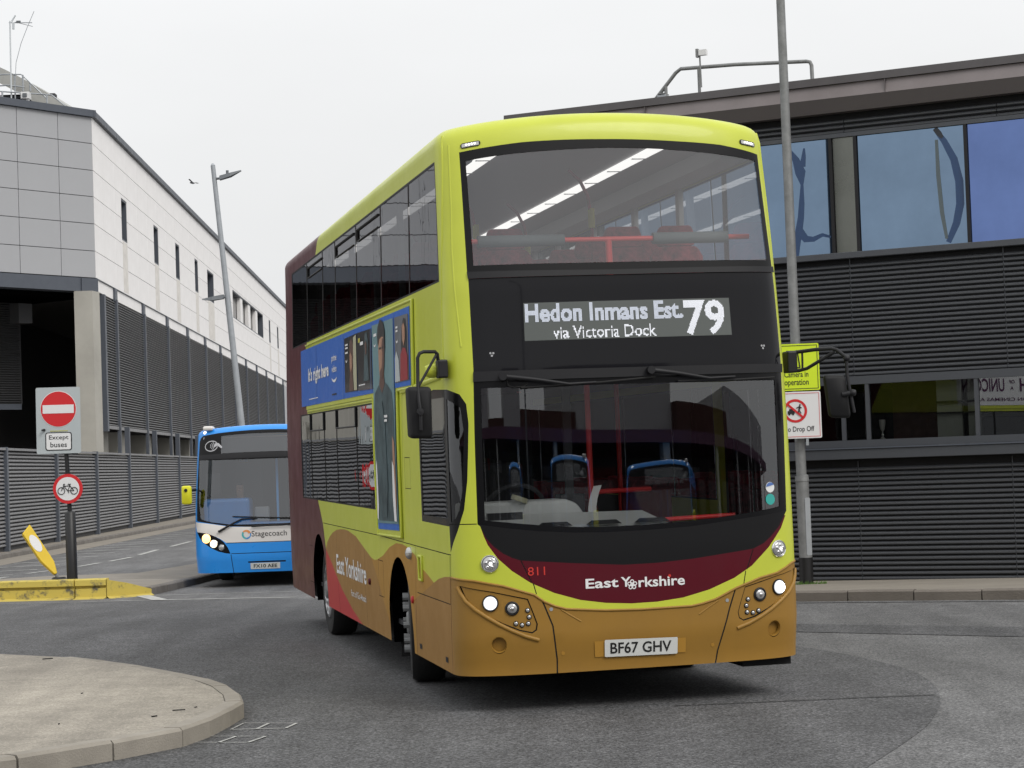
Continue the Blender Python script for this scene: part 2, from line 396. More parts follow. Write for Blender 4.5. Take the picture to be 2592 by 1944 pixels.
def flat_text(name, body, box, frame, m, parent, depth, bold=0., world_space=True):
    """words on an upright flat face: frame x to the right, z up, y into the face."""
    vs, fs = fit_text(body, *box, bold=bold)
    for V2, F2 in words(vs, fs, (box[1] - box[0]) / len(body) * .42): o = MB().add([(x, -depth, z) for x, z in V2], F2).build(name, m, parent, world_space, frame)
    return o
for w in [('Hedon Inmans Est.', .02), ('via Victoria Dock', 0.), ('79', .045), ('East Yorkshire', .02), ('811', 0.), ('BF67 GHV', .015), ('Part of Go-Ahead', .005), ("It's right here", .03),
          ('prime', .01), ('video', .01), ('DEATH', .02), ('OF', .02), ('A', .02), ('UNICORN', .02), ('IN LONDON CINEMAS APRIL', .01), ('Stagecoach', .0), ('FX10 AEE', .015), ('Except', .01), ('buses', .01),
          ('Camera in', .008), ('operation', .008), ('No Drop Off', .008)]: text2d(*w)

def ground_z(y):
    return 0. if y < 24 else (-.215 * (y - 24) / 12 if y < 36 else -.215)

# ================================================================ the setting
def sheet(name, poly, m, lift, parent=None, kind='structure'):
    mb = MB(); tris = geometry.tessellate_polygon([[Vector((x, y, 0)) for x, y in poly]])
    mb.add([(x, y, ground_z(y) + lift) for x, y in poly], [tuple(t) for t in tris])
    o = mb.build(name, m, parent)
    if kind: o['kind'] = kind
    return o
def cut_rows(poly, ys):
    """polygon with extra points where its edges cross the given y values (so sheets follow the fall of the ground)."""
    out = []
    for a, b in zip(poly, poly[1:] + poly[:1]):
        out.append(a); ts = sorted(((y - a[1]) / (b[1] - a[1]) for y in ys if (a[1] - y) * (b[1] - y) < 0))
        out += [(a[0] + (b[0] - a[0]) * t, a[1] + (b[1] - a[1]) * t) for t in ts]
    return out
g = MB()
ys = [-120, -20, 24, 36, 130, 500]
for a, b in zip(ys, ys[1:]):
    g.add([(-400, a, ground_z(a)), (400, a, ground_z(a)), (400, b, ground_z(b)), (-400, b, ground_z(b))], [(0, 1, 2, 3)])
ground = g.build('road', 'asphalt'); ground['kind'] = 'structure'

# dark relaid patch in the carriageway with a curved saw-cut edge
patch = [(2.53, 19.37), (2.70, 18.9), (2.815, 18.46), (2.96, 17.85), (3.062, 17.215), (3.10, 16.7), (3.084, 16.194), (3.04, 15.65), (2.962, 15.14), (2.86, 14.6), (2.735, 14.14), (2.63, 13.75), (2.509, 13.37), (2.35, 12.95), (2.187, 12.537), (1.916, 11.875), (1.5, 10.6), (1.2, 9.4), (-3.5, 6), (-14, 8), (-14, 24), (1.6, 24), (2.35, 21)]
sheet('road_patch', patch, 'asphalt_dark', .004); sheet('road_patch', [(1.6, 24), (-.5, 30.5), (-6.0, 33.0), (-12.2, 34.6), (-12.2, 24)], 'asphalt_dark', .004)
seam = MB()
for a, b in zip([(1.05, 15.02), (1.7, 15.06), (2.35, 15.12), (2.93, 15.14)], [(1.7, 15.06), (2.35, 15.12), (2.93, 15.14)]):
    seam.add([(a[0], a[1] - .012, .009), (b[0], b[1] - .012, .009), (b[0], b[1] + .012, .009), (a[0], a[1] + .012, .009)], [(0, 1, 2, 3)])
o = seam.build('road_joint', 'chassis'); o['kind'] = 'structure'
# lighter worn band towards the far kerb
sheet('worn_strip', [(2.3, 21.3), (4.7, 19.5), (9, 16.6), (9, 17.8), (4.9, 20.6), (2.2, 22.4)], 'asphalt_dark', .005)

def kerb_run(name, pts, w, h, m, parent, lift0=0., gap=.008, side=1, drop=.05):
    """one kerb stone per segment of the polyline; w = width to the left of travel * side."""
    stones = []
    for a, b in zip(pts, pts[1:]):
        a = Vector(a); b = Vector(b); d = (b - a); L = d.length; d /= L; n = Vector((-d.y, d.x)) * side
        a2 = a + d * gap; b2 = b - d * gap
        za, zb = ground_z(a.y) + lift0, ground_z(b.y) + lift0
        hh = h + random.uniform(-.004, .004); ch = .02
        vs = []
        for p, z in ((a2, za), (b2, zb)):
            for off, zz in ((0, -drop), (0, hh - ch), (ch, hh), (w, hh), (w, -drop)):
                q = p + n * off; vs.append((q.x, q.y, z + zz))
        fs = [(i, i + 1, 6 + i, 5 + i) for i in range(4)] + [(4, 0, 5, 9)] + [(0, 1, 2, 3, 4), (9, 8, 7, 6, 5)]
        o = MB().add(vs, fs).build(name, m, parent, True); stones.append(o)
    return stones
def resample(pts, step):
    out = [Vector(pts[0])]; acc = 0
    P = [Vector(p) for p in pts]
    for a, b in zip(P, P[1:]):
        L = (b - a).length; t = step - acc
        while t <= L: out.append(a + (b - a) * (t / L)); t += step
        acc = (acc + L) % step if L + acc >= step else acc + L
    return out

# foreground island: rounded nose, kerb stones round it
isl = [(-5.6, 10.2), (-4.3, 11.4), (-3.55, 12.07), (-3.0, 12.6), (-2.543, 13.174), (-2.3, 13.55), (-2.198, 13.725), (-2.09, 14.2), (-2.032, 14.77), (-2.0, 15.25), (-2.085, 15.75), (-2.26, 16.4), (-2.49, 16.98), (-2.75, 17.47), (-3.258, 18.347), (-3.7, 18.98), (-4.121, 19.506), (-4.918, 20.071), (-6.2, 20.6), (-8, 20.9), (-11, 21), (-13, 20.6), (-14, 10)]
def inset(poly, d):
    out = []; n = len(poly)
    for i in range(n):
        a, b, c = Vector(poly[i - 1]), Vector(poly[i]), Vector(poly[(i + 1) % n])
        n1 = (b - a).normalized(); n2 = (c - b).normalized(); m = Vector((-n1.y - n2.y, n1.x + n2.x)).normalized(); out.append(tuple(b + m * d))
    return out
island = MB().slab(inset(isl, .135), -.05, lambda x, y: .122 + .04 * max(0, min(1, (-x - 2.3) / 4))).build('traffic_island', 'concrete_top')
tag(island, kind='structure')
kerb_run('kerb_stone', [isl[i] for i in (0, 1, 3, 4, 6)], .13, .13, 'kerb', island)
kerb_run('kerb_stone', isl[6:20], .13, .13, 'kerb', island, gap=.0015)
# twigs and grit lying on the island
for i, (x, y, l, a) in enumerate([(-2.43, 14.75, .09, .2), (-2.52, 14.42, .045, .5), (-2.3, 14.9, .02, 0), (-4.3, 19.1, .1, .4), (-3.3, 15.9, .03, 1), (-3.05, 13.95, .02, 1)]):
    mb = MB().tube([(x, y, .152 if x < -3 else .128), (x + l * cos(a), y + l * sin(a) * .3, .155 if x < -3 else .131)], .004 + .001 * (i % 2), 5)
    tag(mb.build('twig', 'chassis'), ['longest dark twig lying near the island nose', 'short thick dark twig lying left of the island nose', 'tiny bit of grit nearest the island nose kerb', 'thin dark twig near the far edge of the island', 'small dark grit in the middle of the island top', 'tiny grit close to the front kerb of the island'][i], 'twig', 'debris on the traffic island')
crack = MB(); cp = [(-3.5, 12.9), (-3.2, 13.25), (-2.95, 13.45), (-2.72, 13.75), (-2.5, 14.05), (-2.42, 14.3)]
for a, b in zip(cp, cp[1:]): crack.add([(a[0], a[1], .148), (a[0] + .018, a[1], .147), (b[0] + .012, b[1], .146), (b[0], b[1], .147)], [(0, 1, 2, 3)])

# right-hand footway with its kerb
KA = Vector((4.62, 25.2)); kd = Vector((.872, -.49)).normalized()
kpts = [KA + kd * (.82 * i + .1) for i in range(-4, 14)]
wall0, wall1 = Vector((5.296, 28.316)) + Vector((.891, -.454)) * -5.8 , Vector((5.296, 28.316)) + Vector((.891, -.454)) * 12
foot = cut_rows([tuple(kpts[0]), tuple(kpts[-1]), tuple(wall1), tuple(wall0)], [24, 36])
fm = MB().slab([(x, y) for x, y in foot], lambda x, y: ground_z(y) - .02, lambda x, y: ground_z(y) + .115).build('pavement', 'paving'); fm['kind'] = 'structure'
kerb_run('kerb_stone', [tuple(p - Vector((.49, .872)) * .14) for p in kpts], .14, .13, 'kerb_brown', fm)
chan = [tuple(p - Vector((.49, .872)) * .14) for p in (kpts[0], kpts[-1])]; chan2 = [tuple(p - Vector((.49, .872)) * .42) for p in (kpts[0], kpts[-1])]
sheet('gutter_strip', cut_rows([chan[0], chan2[0], chan2[1], chan[1]], [24, 36]), 'asphalt', .006)
# far left footway in front of the screen fence
ff = MB().slab([(-13.3, 36.5), (-13.45, 125), (-20, 125), (-20, 36.5)], -.3, -.115).build('pavement', 'paving'); ff['kind'] = 'structure'
kerb_run('kerb_stone', [(-13.29 - .0018 * (y - 36), y) for y in [36.5 + 3.6 * i for i in range(25)]], .15, .125, 'kerb_dark', ff, side=1)
sheet('gutter_strip', [(-12.25, 36.5), (-12.6, 125), (-13.4, 125), (-13.28, 36.5)], 'paving', .004)

# splitter island with the worn yellow kerb
SP = [(-10.6, 35.7), (-9.45, 35.25), (-7.9, 34.75), (-6.75, 34.62), (-6.12, 35.45), (-5.85, 38.4), (-5.0, 50), (-6.3, 50), (-6.86, 45.3), (-7.5, 41.4), (-9.2, 41.4), (-11.2, 40.0)]
def sp_top(x, y): return .128 if (y < 37.4 and x < -6.5) else (-.085 if y > 38 or x > -6.3 else .0)
split = MB().slab(inset(SP, .16), -.25, lambda x, y: sp_top(x, y) - .004).build('splitter_island', 'paving'); split['kind'] = 'structure'
def yellow_stone(a, b):
    """two-tier kerb block: sloping plinth, dark recess, overhanging lip."""
    a = Vector(a); b = Vector(b); d = (b - a).normalized(); n = Vector((-d.y, d.x)); a2 = a + d * .012; b2 = b - d * .012; vs = []
    prof = [(-.34, -.003), (-.05, .015), (0, .03), (.0, .165), (.045, .17), (.045, .205), (-.015, .215), (-.01, .305), (.03, .318), (.22, .322), (.22, -.1)]
    for p in (a2, b2):
        for o_, z in prof: q = p + n * o_; vs.append((q.x, q.y, ground_z(p.y) + z))
    k = len(prof)
    return MB().add(vs, [(i, (i + 1) % k, k + (i + 1) % k, k + i) for i in range(k)] + [tuple(range(k)), tuple(range(k, 2 * k))[::-1]]).build('kerb_stone', 'kerb_yellow', split, True)
yellow_stone((-10.6, 35.7), (-9.35, 35.25)); yellow_stone((-9.35, 35.25), (-8.6, 34.98)); yellow_stone((-8.6, 34.98), (-7.25, 34.66)); yellow_stone((-7.25, 34.66), (-6.72, 34.64))
# dropped yellow end and the plain dark kerb that follows
vs = []
for (x, y, h_) in ((-6.72, 34.64, .305), (-6.45, 35.0, .23), (-6.14, 35.5, .10)):
    z = ground_z(y); vs += [(x + .1, y - .24, z - .002), (x, y, z + .03), (x, y, z + h_), (x - .1, y + .18, z + h_)]
MB().add(vs, [(4 * i + j, 4 * i + j + 1, 4 * i + j + 5, 4 * i + j + 4) for i in range(2) for j in range(3)]).build('kerb_stone', 'kerb_yellow', split, True)
kerb_run('kerb_stone', [(-6.14, 35.5), (-6.04, 36.5), (-5.94, 37.5), (-5.85, 38.4), (-5.72, 40.2), (-5.58, 42), (-5.45, 44), (-5.3, 46), (-5.15, 48), (-5.0, 50)], .16, .13, 'kerb_dark', split, side=1)

# painted lines
def line(name, a, b, w, lift=.008, parent=None):
    a = Vector(a); b = Vector(b); d = (b - a).normalized(); n = Vector((-d.y, d.x)) * w / 2
    return MB().add([(p.x, p.y, ground_z(p.y) + lift) for p in (a - n, b - n, b + n, a + n)], [(0, 1, 2, 3)]).build(name, 'white_line', parent)
marks = []
for a, b in [((-10.53, 45.5), (-10.29, 46.7)), ((-10.0, 48.25), (-9.85, 49.97)), ((-9.76, 50.74), (-9.63, 52.95)), ((-9.68, 54.3), (-9.79, 57.67)), ((-9.8, 60), (-9.85, 64)), ((-10.77, 42), (-10.65, 44.2)), ((-11, 38), (-10.85, 40.5))]:
    marks.append(line('lane_dash', a, b, .13, parent=ground))
for i in range(16):
    y = 40 + 2.3 * i; line('hatch_line', (-12.2 - .003 * (y - 40), y), (-10.75, y + .55), .17, parent=ground)
line('give_way_line', (-6.25, 35.2), (-5.6, 33.1), .24, parent=ground); line('give_way_line', (-5.6, 33.05), (-3.4, 32.3), .13, parent=ground)
line('give_way_line', (-6.9, 33.4), (-5.7, 33.1), .06, parent=ground); line('give_way_line', (-2.9, 32.4), (-.6, 31.6), .1, parent=ground); line('give_way_line', (-6.0, 35.0), (-2.2, 34.4), .07, parent=ground)
for a, b, w in [((-2.0, 14.53), (-1.63, 14.5), .022), ((-1.96, 14.88), (-1.58, 14.77), .014), ((-1.82, 14.52), (-1.77, 14.83), .026), ((-1.62, 14.5), (-1.575, 14.77), .026), ((-2.0, 14.52), (-1.955, 14.88), .016),
                ((-2.15, 13.9), (-1.79, 13.8), .016), ((-2.1, 14.2), (-1.71, 14.09), .014), ((-1.99, 13.85), (-1.91, 14.15), .026), ((-1.79, 13.8), (-1.71, 14.09), .028)]:
    line('survey_mark', a, b, w * .8, lift=.010, parent=ground)

# ================================================================ right-hand building (charcoal slats)
FR = Matrix.Translation((5.296, 28.316, 0)) @ Matrix.Rotation(radians(-27), 4, 'Z')
RB = empty('slatted_building', (5.296, 28.316, 0))
tag(RB, 'low charcoal building clad in horizontal slats with blue tinted windows behind the yellow bus', 'building')
U0, U1 = -5.65, 7.0
BASE = -.12
def rp(name, a, b, m, parent=RB, bevel=0.): return piece(name, FR, a, b, m, parent, bevel)
rp('wall', (U0, .06, BASE), (U1, 9, 1.70), 'slat_back'); rp('wall', (U0, .06, 2.70), (U1, 9, 4.44), 'slat_back'); rp('wall', (U0, .06, 6.06), (U1, 9, 6.62), 'slat_back')
rp('wall', (U0, 3.2, 1.70), (U1, 3.3, 2.70), 'room_dark'); rp('wall', (U0, 1.5, 4.44), (U1, 1.6, 6.06), 'room_dark')
rp('end_wall', (U0 - .12, .02, BASE), (U0, 9, 6.6), 'frame_charcoal')
# slats: each row is split at the panel seams
slat_prof = [(0, 0), (-.032, .012), (-.034, .030), (0, .05)]
SL = {}
def slat(u0_, u1_, z):
    k = round(u1_ - u0_, 3)
    if k not in SL:
        n = len(slat_prof); vs = [(0, y, zz) for y, zz in slat_prof] + [(k, y, zz) for y, zz in slat_prof]
        SL[k] = MB().add(vs, [(i, (i + 1) % n, n + (i + 1) % n, n + i) for i in range(n)] + [tuple(range(n)), tuple(range(n, 2 * n))[::-1]]).mesh('slat', 'slat_charcoal')
    return link('slat', SL[k], RB, True, FR @ Matrix.Translation((u0_, .058, z)))
seams = [-2.85, -.757, 1.336, 3.43]
def slat_zone(z0, z1, pitch, us=seams):
    n = int((z1 - z0) / pitch)
    for i in range(n):
        z = z0 + i * pitch
        for a, b in zip(us, us[1:]): slat(a + .006, b - .006, z)
slat_zone(.03, 1.62, .0669); slat_zone(2.79, 4.36, .0669); slat_zone(6.10, 6.36, .068)
big = MB()      # the rows hidden behind the bus or past the frame
for z0, z1, p in ((.03, 1.62, .0669), (2.79, 4.36, .0669), (6.10, 6.36, .068)):
    for i in range(int((z1 - z0) / p)):
        z = z0 + i * p
        for a, b in ((U0, seams[0]), (seams[-1], U1)):
            n = 4; big.add([(a, .058 + y, z + zz) for y, zz in slat_prof] + [(b, .058 + y, z + zz) for y, zz in slat_prof], [(i_, (i_ + 1) % n, n + (i_ + 1) % n, n + i_) for i_ in range(n)])
o = big.build('slats', 'slat_charcoal', RB, True, FR); o['kind'] = 'stuff'
for s_ in seams[1:3]:
    for z0, z1 in ((0, 1.64), (2.78, 4.4)): rp('seam_strip', (s_ - .006, .045, z0), (s_ + .006, .058, z1), 'frame_charcoal')
# ledge and lower strip window
rp('ledge', (U0, -.10, 1.665), (U1, .058, 1.80), 'frame_charcoal', bevel=.006); rp('ledge_cap', (U0, -.115, 1.803), (U1, .058, 1.825), 'slate_metal'); rp('sill', (U0, -.03, 1.828), (U1, .059, 1.92), 'frame_charcoal')
rp('window_head', (U0, -.02, 2.675), (U1, .057, 2.785), 'frame_charcoal')
strip_glass = glass('strip_glass', (.45, .46, .45, 1), .9, base=.20)
plain_glass = glass('plain_glass', (.72, .73, .72, 1), .5, base=.018)
low = [-2.3, -.92, -.575, .913, 2.4, 3.9, U1]
for a, b in zip([U0] + low, low):
    w = rp('window_pane', (a + .02, .03, 1.922), (b - .02, .036, 2.673), strip_glass if a > .9 else plain_glass)
for u in low[:-1]: rp('mullion', (u - .025, -.015, 1.922), (u + .025, .055, 2.673), 'frame_charcoal')
# what stands inside behind the strip window
rp('inner_wall', (-.50, .9, 1.70), (.30, .95, 2.70), 'room_brick'); rp('inner_wall', (.32, .2, 1.70), (.66, .26, 2.70), 'room_pale'); rp('inner_wall', (.74, .2, 1.70), (.92, .26, 2.70), 'room_pale')
rp('inner_shelf', (.32, .15, 2.37), (.92, .19, 2.40), 'room_dark'); rp('inner_shelf', (.32, .15, 2.23), (.92, .19, 2.25), 'room_dark')
vase = MB().lathe([(0, 0), (.045, 0), (.03, .012), (.011, .03), (.02, .05), (.009, .07), (.009, .10), (.03, .13), (.042, .19), (.046, .26)], 16, Matrix.Rotation(radians(-90), 4, 'Y'))
o = vase.build('glass_goblet', 'lens', None, mw=FR @ Matrix.Translation((-.43, .16, 1.925)), smooth=40)
tag(o, 'small stemmed glass goblet standing inside the strip window', 'goblet')
# upper windows
rp('window_head', (U0, -.01, 6.045), (U1, .059, 6.10), 'frame_charcoal'); rp('window_sill', (U0, -.05, 4.385), (U1, .058, 4.47), 'frame_charcoal', bevel=.006)
for (a, b, m) in [(-4.4, -2.55, 'pane_blue'), (-2.5, -.985, 'pane_blue'), (-.925, -.635, 'pane_grey'), (-.575, .885, 'pane_blue'), (.935, 2.5, 'pane_violet'), (2.56, 4.2, 'pane_violet'), (4.26, 6.9, 'pane_blue')]:
    rp('window_pane', (a, .03, 4.472), (b, .038, 6.043), m)
for u in (-4.42, -2.525, -.955, -.605, .91, 2.53, 4.23): rp('mullion', (u - .022, -.01, 4.472), (u + .022, .056, 6.043), 'black_trim')
def vinyl(pts, ws, m, name='window_graphic', d=.028):
    """curved vinyl shape on the glass: centre line with half-widths."""
    n = len(pts); L = []; R_ = []
    for i, (x, z) in enumerate(pts):
        a = pts[max(i - 1, 0)]; b = pts[min(i + 1, n - 1)]; t = Vector((b[0] - a[0], b[1] - a[1])).normalized(); nn = Vector((-t.y, t.x)) * ws[i]
        L.append((x + nn.x, d, z + nn.y)); R_.append((x - nn.x, d, z - nn.y))
    MB().add(L + R_, [(i, i + 1, n + i + 1, n + i) for i in range(n - 1)]).build(name, m, RB, True, FR)
vinyl([(.50, 6.03), (.62, 5.85), (.74, 5.6), (.80, 5.3), (.80, 5.0), (.74, 4.75), (.62, 4.5)], [.03, .04, .05, .055, .055, .05, .035], 'vinyl_blue')
vinyl([(.50, 6.035), (.555, 5.96), (.60, 5.9)], [.032, .036, .02], 'vinyl_dark', d=.0265)
vinyl([(.515, 5.88), (.52, 5.4), (.55, 4.9), (.60, 4.55)], [.02, .028, .028, .02], 'vinyl_grey', d=.027)
vinyl([(-1.55, 5.95), (-1.46, 5.80), (-1.40, 5.62), (-1.385, 5.45), (-1.40, 5.2), (-1.42, 5.0), (-1.45, 4.85), (-1.50, 4.6), (-1.52, 4.48)], [.02, .05, .075, .02, .04, .045, .05, .05, .05], 'vinyl_blue')
vinyl([(-1.335, 5.95), (-1.345, 5.84), (-1.37, 5.70)], [.012, .03, .045], 'vinyl_blue', d=.0275)
vinyl([(-1.46, 4.83), (-1.36, 4.70), (-1.25, 4.69), (-1.12, 4.74), (-1.0, 4.70)], [.06, .05, .035, .025, .015], 'vinyl_blue', d=.0272)
# roof edge
def roof_band(name, prof, m):
    n = len(prof); vs = [(U0 - .2, y, z) for y, z in prof] + [(U1, y, z) for y, z in prof]
    MB().add(vs, [(i, (i + 1) % n, n + (i + 1) % n, n + i) for i in range(n)] + [tuple(range(n)), tuple(range(n, 2 * n))[::-1]]).build(name, m, RB, True, FR)
roof_band('fascia', [(-.10, 6.375), (-.17, 6.56), (.3, 6.56), (.3, 6.375)], 'fascia_brown')
roof_band('upper_fascia', [(-.172, 6.562), (-.12, 6.75), (.3, 6.75), (.3, 6.562)], 'fascia_lit')  # sloping band of the fascia, its catch of light painted in as paler colour
roof_band('roof_cap', [(-.16, 6.753), (-.15, 6.86), (9.2, 6.90), (9.2, 6.753)], 'roof_edge')
for u in (-3.6, -.1, 3.2): rp('fascia_joint', (u - .004, -.1745, 6.57), (u + .004, -.10, 6.74), 'fascia_brown')
# roof guard rail and mast
RR = empty('roof_guardrail', tuple(FR @ Vector((-2.4, .35, 6.87)))); tag(RR, 'grey tubular guard rail standing on the slatted building roof', 'guard rail')
MB().tube([(-3.72, .3, 6.82), (-3.30, .3, 7.26), (-3.22, .3, 7.31), (-2.4, .3, 7.275), (-1.34, .3, 7.195), (-1.29, .3, 7.18), (-1.27, .3, 7.13), (-1.265, .3, 6.83)], .027, 10).build('rail', 'galvanised_dark', RR, True, FR, smooth=50)
MB().tube([(-2.945, .3, 6.83), (-2.945, .3, 7.30)], .024, 8).build('post', 'galvanised_dark', RR, True, FR, smooth=50)
MB().tube([(-3.46, .3, 6.83), (-3.46, .3, 7.09)], .026, 8).build('post', 'galvanised_dark', RR, True, FR, smooth=50)
MM = empty('roof_sensor_mast', tuple(FR @ Vector((-2.89, .26, 6.87)))); tag(MM, 'thin mast with a small white box on top beside the roof rail', 'mast')
MB().tube([(-2.89, .24, 7.0), (-2.90, .24, 7.52)], .013, 8).build('pole', 'galvanised_dark', MM, True, FR)
MB().box((-2.905, .21, 7.45), (-2.79, .27, 7.53)).build('sensor_box', 'sign_white', MM, True, FR)
MB().box((-2.95, .21, 7.43), (-2.915, .27, 7.55)).build('bracket', 'galvanised_dark', MM, True, FR)
o = MB().box((-3.58, .25, 6.87), (-3.45, .40, 6.97)).build('roof_box', 'galvanised', None, mw=FR, bevel=.01); tag(o, 'small pale box at the foot of the roof rail', 'box')
MB().box((-3.57, .24, 6.975), (-3.46, .41, 6.985)).build('lid', 'galvanised_dark', o)

# ================================================================ left-hand building (white and grey panels over dark screens)
AZ = -.03204
FL = Matrix.Translation((-14.786, 75.8, 0)) @ Matrix.Rotation(pi / 2 - AZ, 4, 'Z')      # x along the flank, y inwards
AS = radians(37.6)
FS = Matrix.Translation((-14.786, 75.8, 0)) @ Matrix.Rotation(pi / 2 - AS, 4, 'Z')      # x towards the corner (negative = away from it), y inwards
LB = empty('panelled_building', (-14.786, 75.8, -.1))
tag(LB, 'large grey and white panelled building over dark louvred screens at the left', 'building')
lp = lambda name, a, b, m, bevel=0.: piece(name, FL, a, b, m, LB, bevel)
sp_ = lambda name, a, b, m, bevel=0.: piece(name, FS, a, b, m, LB, bevel)
ROWS = [8.98, 9.95, 10.93, 11.91, 12.86, 13.83, 14.78]; GAP = .012
# flank: panels cut round the windows
wins = [(6.5, 7.95, 11.06, 12.71), (15.65, 17.15, 11.05, 12.71), (23.0, 24.55, 11.05, 12.71), (30.6, 32.05, 11.07, 12.73), (36.2, 39.35, 11.10, 12.70), (49.5, 70.4, 11.09, 12.74), (75.1, 76.45, 11.12, 12.75), (82.4, 83.8, 11.12, 12.75)]
LEN = 96.5
joints = [0.] + [2.1 + 2.95 * i for i in range(32)] + [LEN]
for z0, z1 in zip(ROWS, ROWS[1:]):
    cuts = sorted((w[0], w[1]) for w in wins if w[2] < z1 - .02 and w[3] > z0 + .02)
    for a, b in zip(joints, joints[1:]):
        segs = [(a, b)]
        for c, d in cuts:
            segs = [q for s_ in segs for q in ([(s_[0], min(s_[1], c)), (max(s_[0], d), s_[1])] if s_[0] < d and s_[1] > c else [s_]) if q[1] - q[0] > .03]
        for s0, s1 in segs: lp('panel', (s0 + .006, 0, z0 + GAP), (s1 - .006, .06, z1 - GAP), 'panel_white')
for (a, b, z0, z1) in wins:     # strips of panel left above and below each window opening
    top = next(z for z in ROWS if z > z1 - .02); bot = max(z for z in ROWS if z < z0 + .02)
    if top - z1 > .03: lp('panel', (a + GAP, 0, z1 + .004), (b - GAP, .06, top - GAP), 'panel_white')
    if z0 - bot > .03: lp('panel', (a + GAP, 0, bot + GAP), (b - GAP, .06, z0 - .004), 'panel_white')
dark_glass = mat('dark_glass', (.012, .014, .018, 1), .08, spec=.6)
for i, (a, b, z0, z1) in enumerate(wins):
    w = lp('window', (a, .30, z0), (b, .34, z1), dark_glass)
    fr_ = MB().box((a, .02, z0), (a + .08, .30, z1)).box((b - .08, .02, z0), (b, .30, z1)).box((a + .08, .02, z0), (b - .08, .30, z0 + .07)).box((a + .08, .02, z1 - .07), (b - .08, .30, z1))
    fr_.build('window_frame', 'slate_metal', LB, True, FL)
    if i in (0, 4): MB().box((a + .25, .2, z0 + .07), (a + .9 if i == 0 else a + 1.6, .29, z1 - .07)).build('blind', 'window_frame_white', LB, True, FL)
    if i == 5:
        for k in range(1, 4): MB().box((a + 5.2 * k, .05, z0 + .07), (a + 5.2 * k + 1.4, .28, z1 - .07)).build('window_pier', 'panel_white', LB, True, FL)
    if i != 5: MB().box((a + .12, -.004, ROWS[0] + .06), (b - .12, -.001, z0 - .03)).build('rain_stain', 'stain', LB, True, FL)
lp('wall', (0.02, .07, 8.5), (6.4, 12, 14.9), 'louvre_back'); 
bw = MB().box((0.02, .40, 8.4), (LEN, 12, 14.7)); bw.build('wall', 'louvre_back', LB, True, FL)
lp('roof_trim', (-.12, -.12, 14.80), (LEN, .5, 15.02), 'slate_metal'); lp('roof_trim', (0, -.04, 14.785), (LEN, .4, 14.798), 'louvre_grey')
# front, turned away from the flank
for z0, z1 in zip(ROWS, ROWS[1:]):
    xs = [0., -1.58] + [-1.58 - 1.83 * i for i in range(1, 16)]
    for a, b in zip(xs, xs[1:]): sp_('panel', (b + GAP, 0, z0 + GAP), (a - GAP, .06, z1 - GAP), 'panel_grey')
MB().box((-29, .07, 8.55), (0, 9, 14.75)).build('wall', 'louvre_back', LB, True, FS)
sp_('roof_trim', (-29, -.13, 14.78), (.10, .5, 15.03), 'slate_metal')
sp_('beam', (-29, -.05, 8.47), (.05, .6, 8.955), 'slate_metal'); sp_('beam_stiffener', (-.75, -.10, 8.48), (-.66, -.052, 8.94), 'slate_metal')
# lower edge of the flank: pale strip with dark hangers, screens, posts
lp('edge_strip', (.1, .02, 8.53), (LEN - 5, .3, 8.965), 'panel_white')
lp('edge_trim', (0, -.03, 8.955), (LEN - 5, .3, 8.978), 'slate_metal')
POSTS = [4.25 + 7.47 * i for i in range(12)]
for u in POSTS:
    lp('mullion', (u - .12, -.10, 2.7), (u + .12, .02, 8.53), 'slate_metal'); lp('hanger', (u - .28, -.06, 8.46), (u + .28, .018, 8.955), 'slate_metal')
lp('mullion', (1.25, -.08, 3.5), (1.6, .25, 8.5), 'slate_metal')
edges = [1.6] + POSTS
for a, b in zip(edges, edges[1:]):
    mb = MB(); n = 50; p = 4.75 / n
    for i in range(n):
        z = 3.74 + i * p; x0, x1 = a + .13, b - .13
        mb.add([(x0, .06, z), (x0, -.02, z + .012), (x0, -.02, z + .032), (x0, .06, z + .062), (x1, .06, z), (x1, -.02, z + .012), (x1, -.02, z + .032), (x1, .06, z + .062)], [(0, 1, 5, 4), (1, 2, 6, 5), (2, 3, 7, 6)])
    o = mb.build('louvre_screen', 'louvre_grey', LB, True, FL); o['kind'] = 'stuff'
    lp('screen_back', (a + .12, .065, 3.62), (b - .12, .09, 8.5), 'louvre_back'); lp('screen_rail', (a + .12, -.05, 3.60), (b - .12, .06, 3.72), 'fence_grey')
    lp('stub_column', (a + 1.0 + (b - a) * .35, .5, -.2), (a + 2.4 + (b - a) * .35, 1.2, 3.6), 'concrete')
lp('end_bay', (POSTS[-1] + .2, .02, 5.0), (LEN, 3, 8.95), 'panel_grey')
lp('undercroft_wall', (0, 5, -.2), (LEN, 5.2, 8.5), 'louvre_back')
# corner column and the dark undercroft of the front
MB().slab([(-15.42, 74.95), (-14.78, 75.0), (-14.66, 75.7), (-15.3, 75.7)], -.2, 8.46).build('corner_column', 'concrete', LB, True, Matrix.Identity(4))
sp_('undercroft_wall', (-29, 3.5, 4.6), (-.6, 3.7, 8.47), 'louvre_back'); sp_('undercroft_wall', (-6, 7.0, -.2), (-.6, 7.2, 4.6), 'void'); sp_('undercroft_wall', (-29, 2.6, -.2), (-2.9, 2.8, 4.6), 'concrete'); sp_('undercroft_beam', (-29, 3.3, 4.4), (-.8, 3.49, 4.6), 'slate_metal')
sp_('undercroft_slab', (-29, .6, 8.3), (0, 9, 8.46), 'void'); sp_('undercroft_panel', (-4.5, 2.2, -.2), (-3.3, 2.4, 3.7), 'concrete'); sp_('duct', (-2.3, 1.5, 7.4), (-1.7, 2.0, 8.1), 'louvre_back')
mbs = MB()
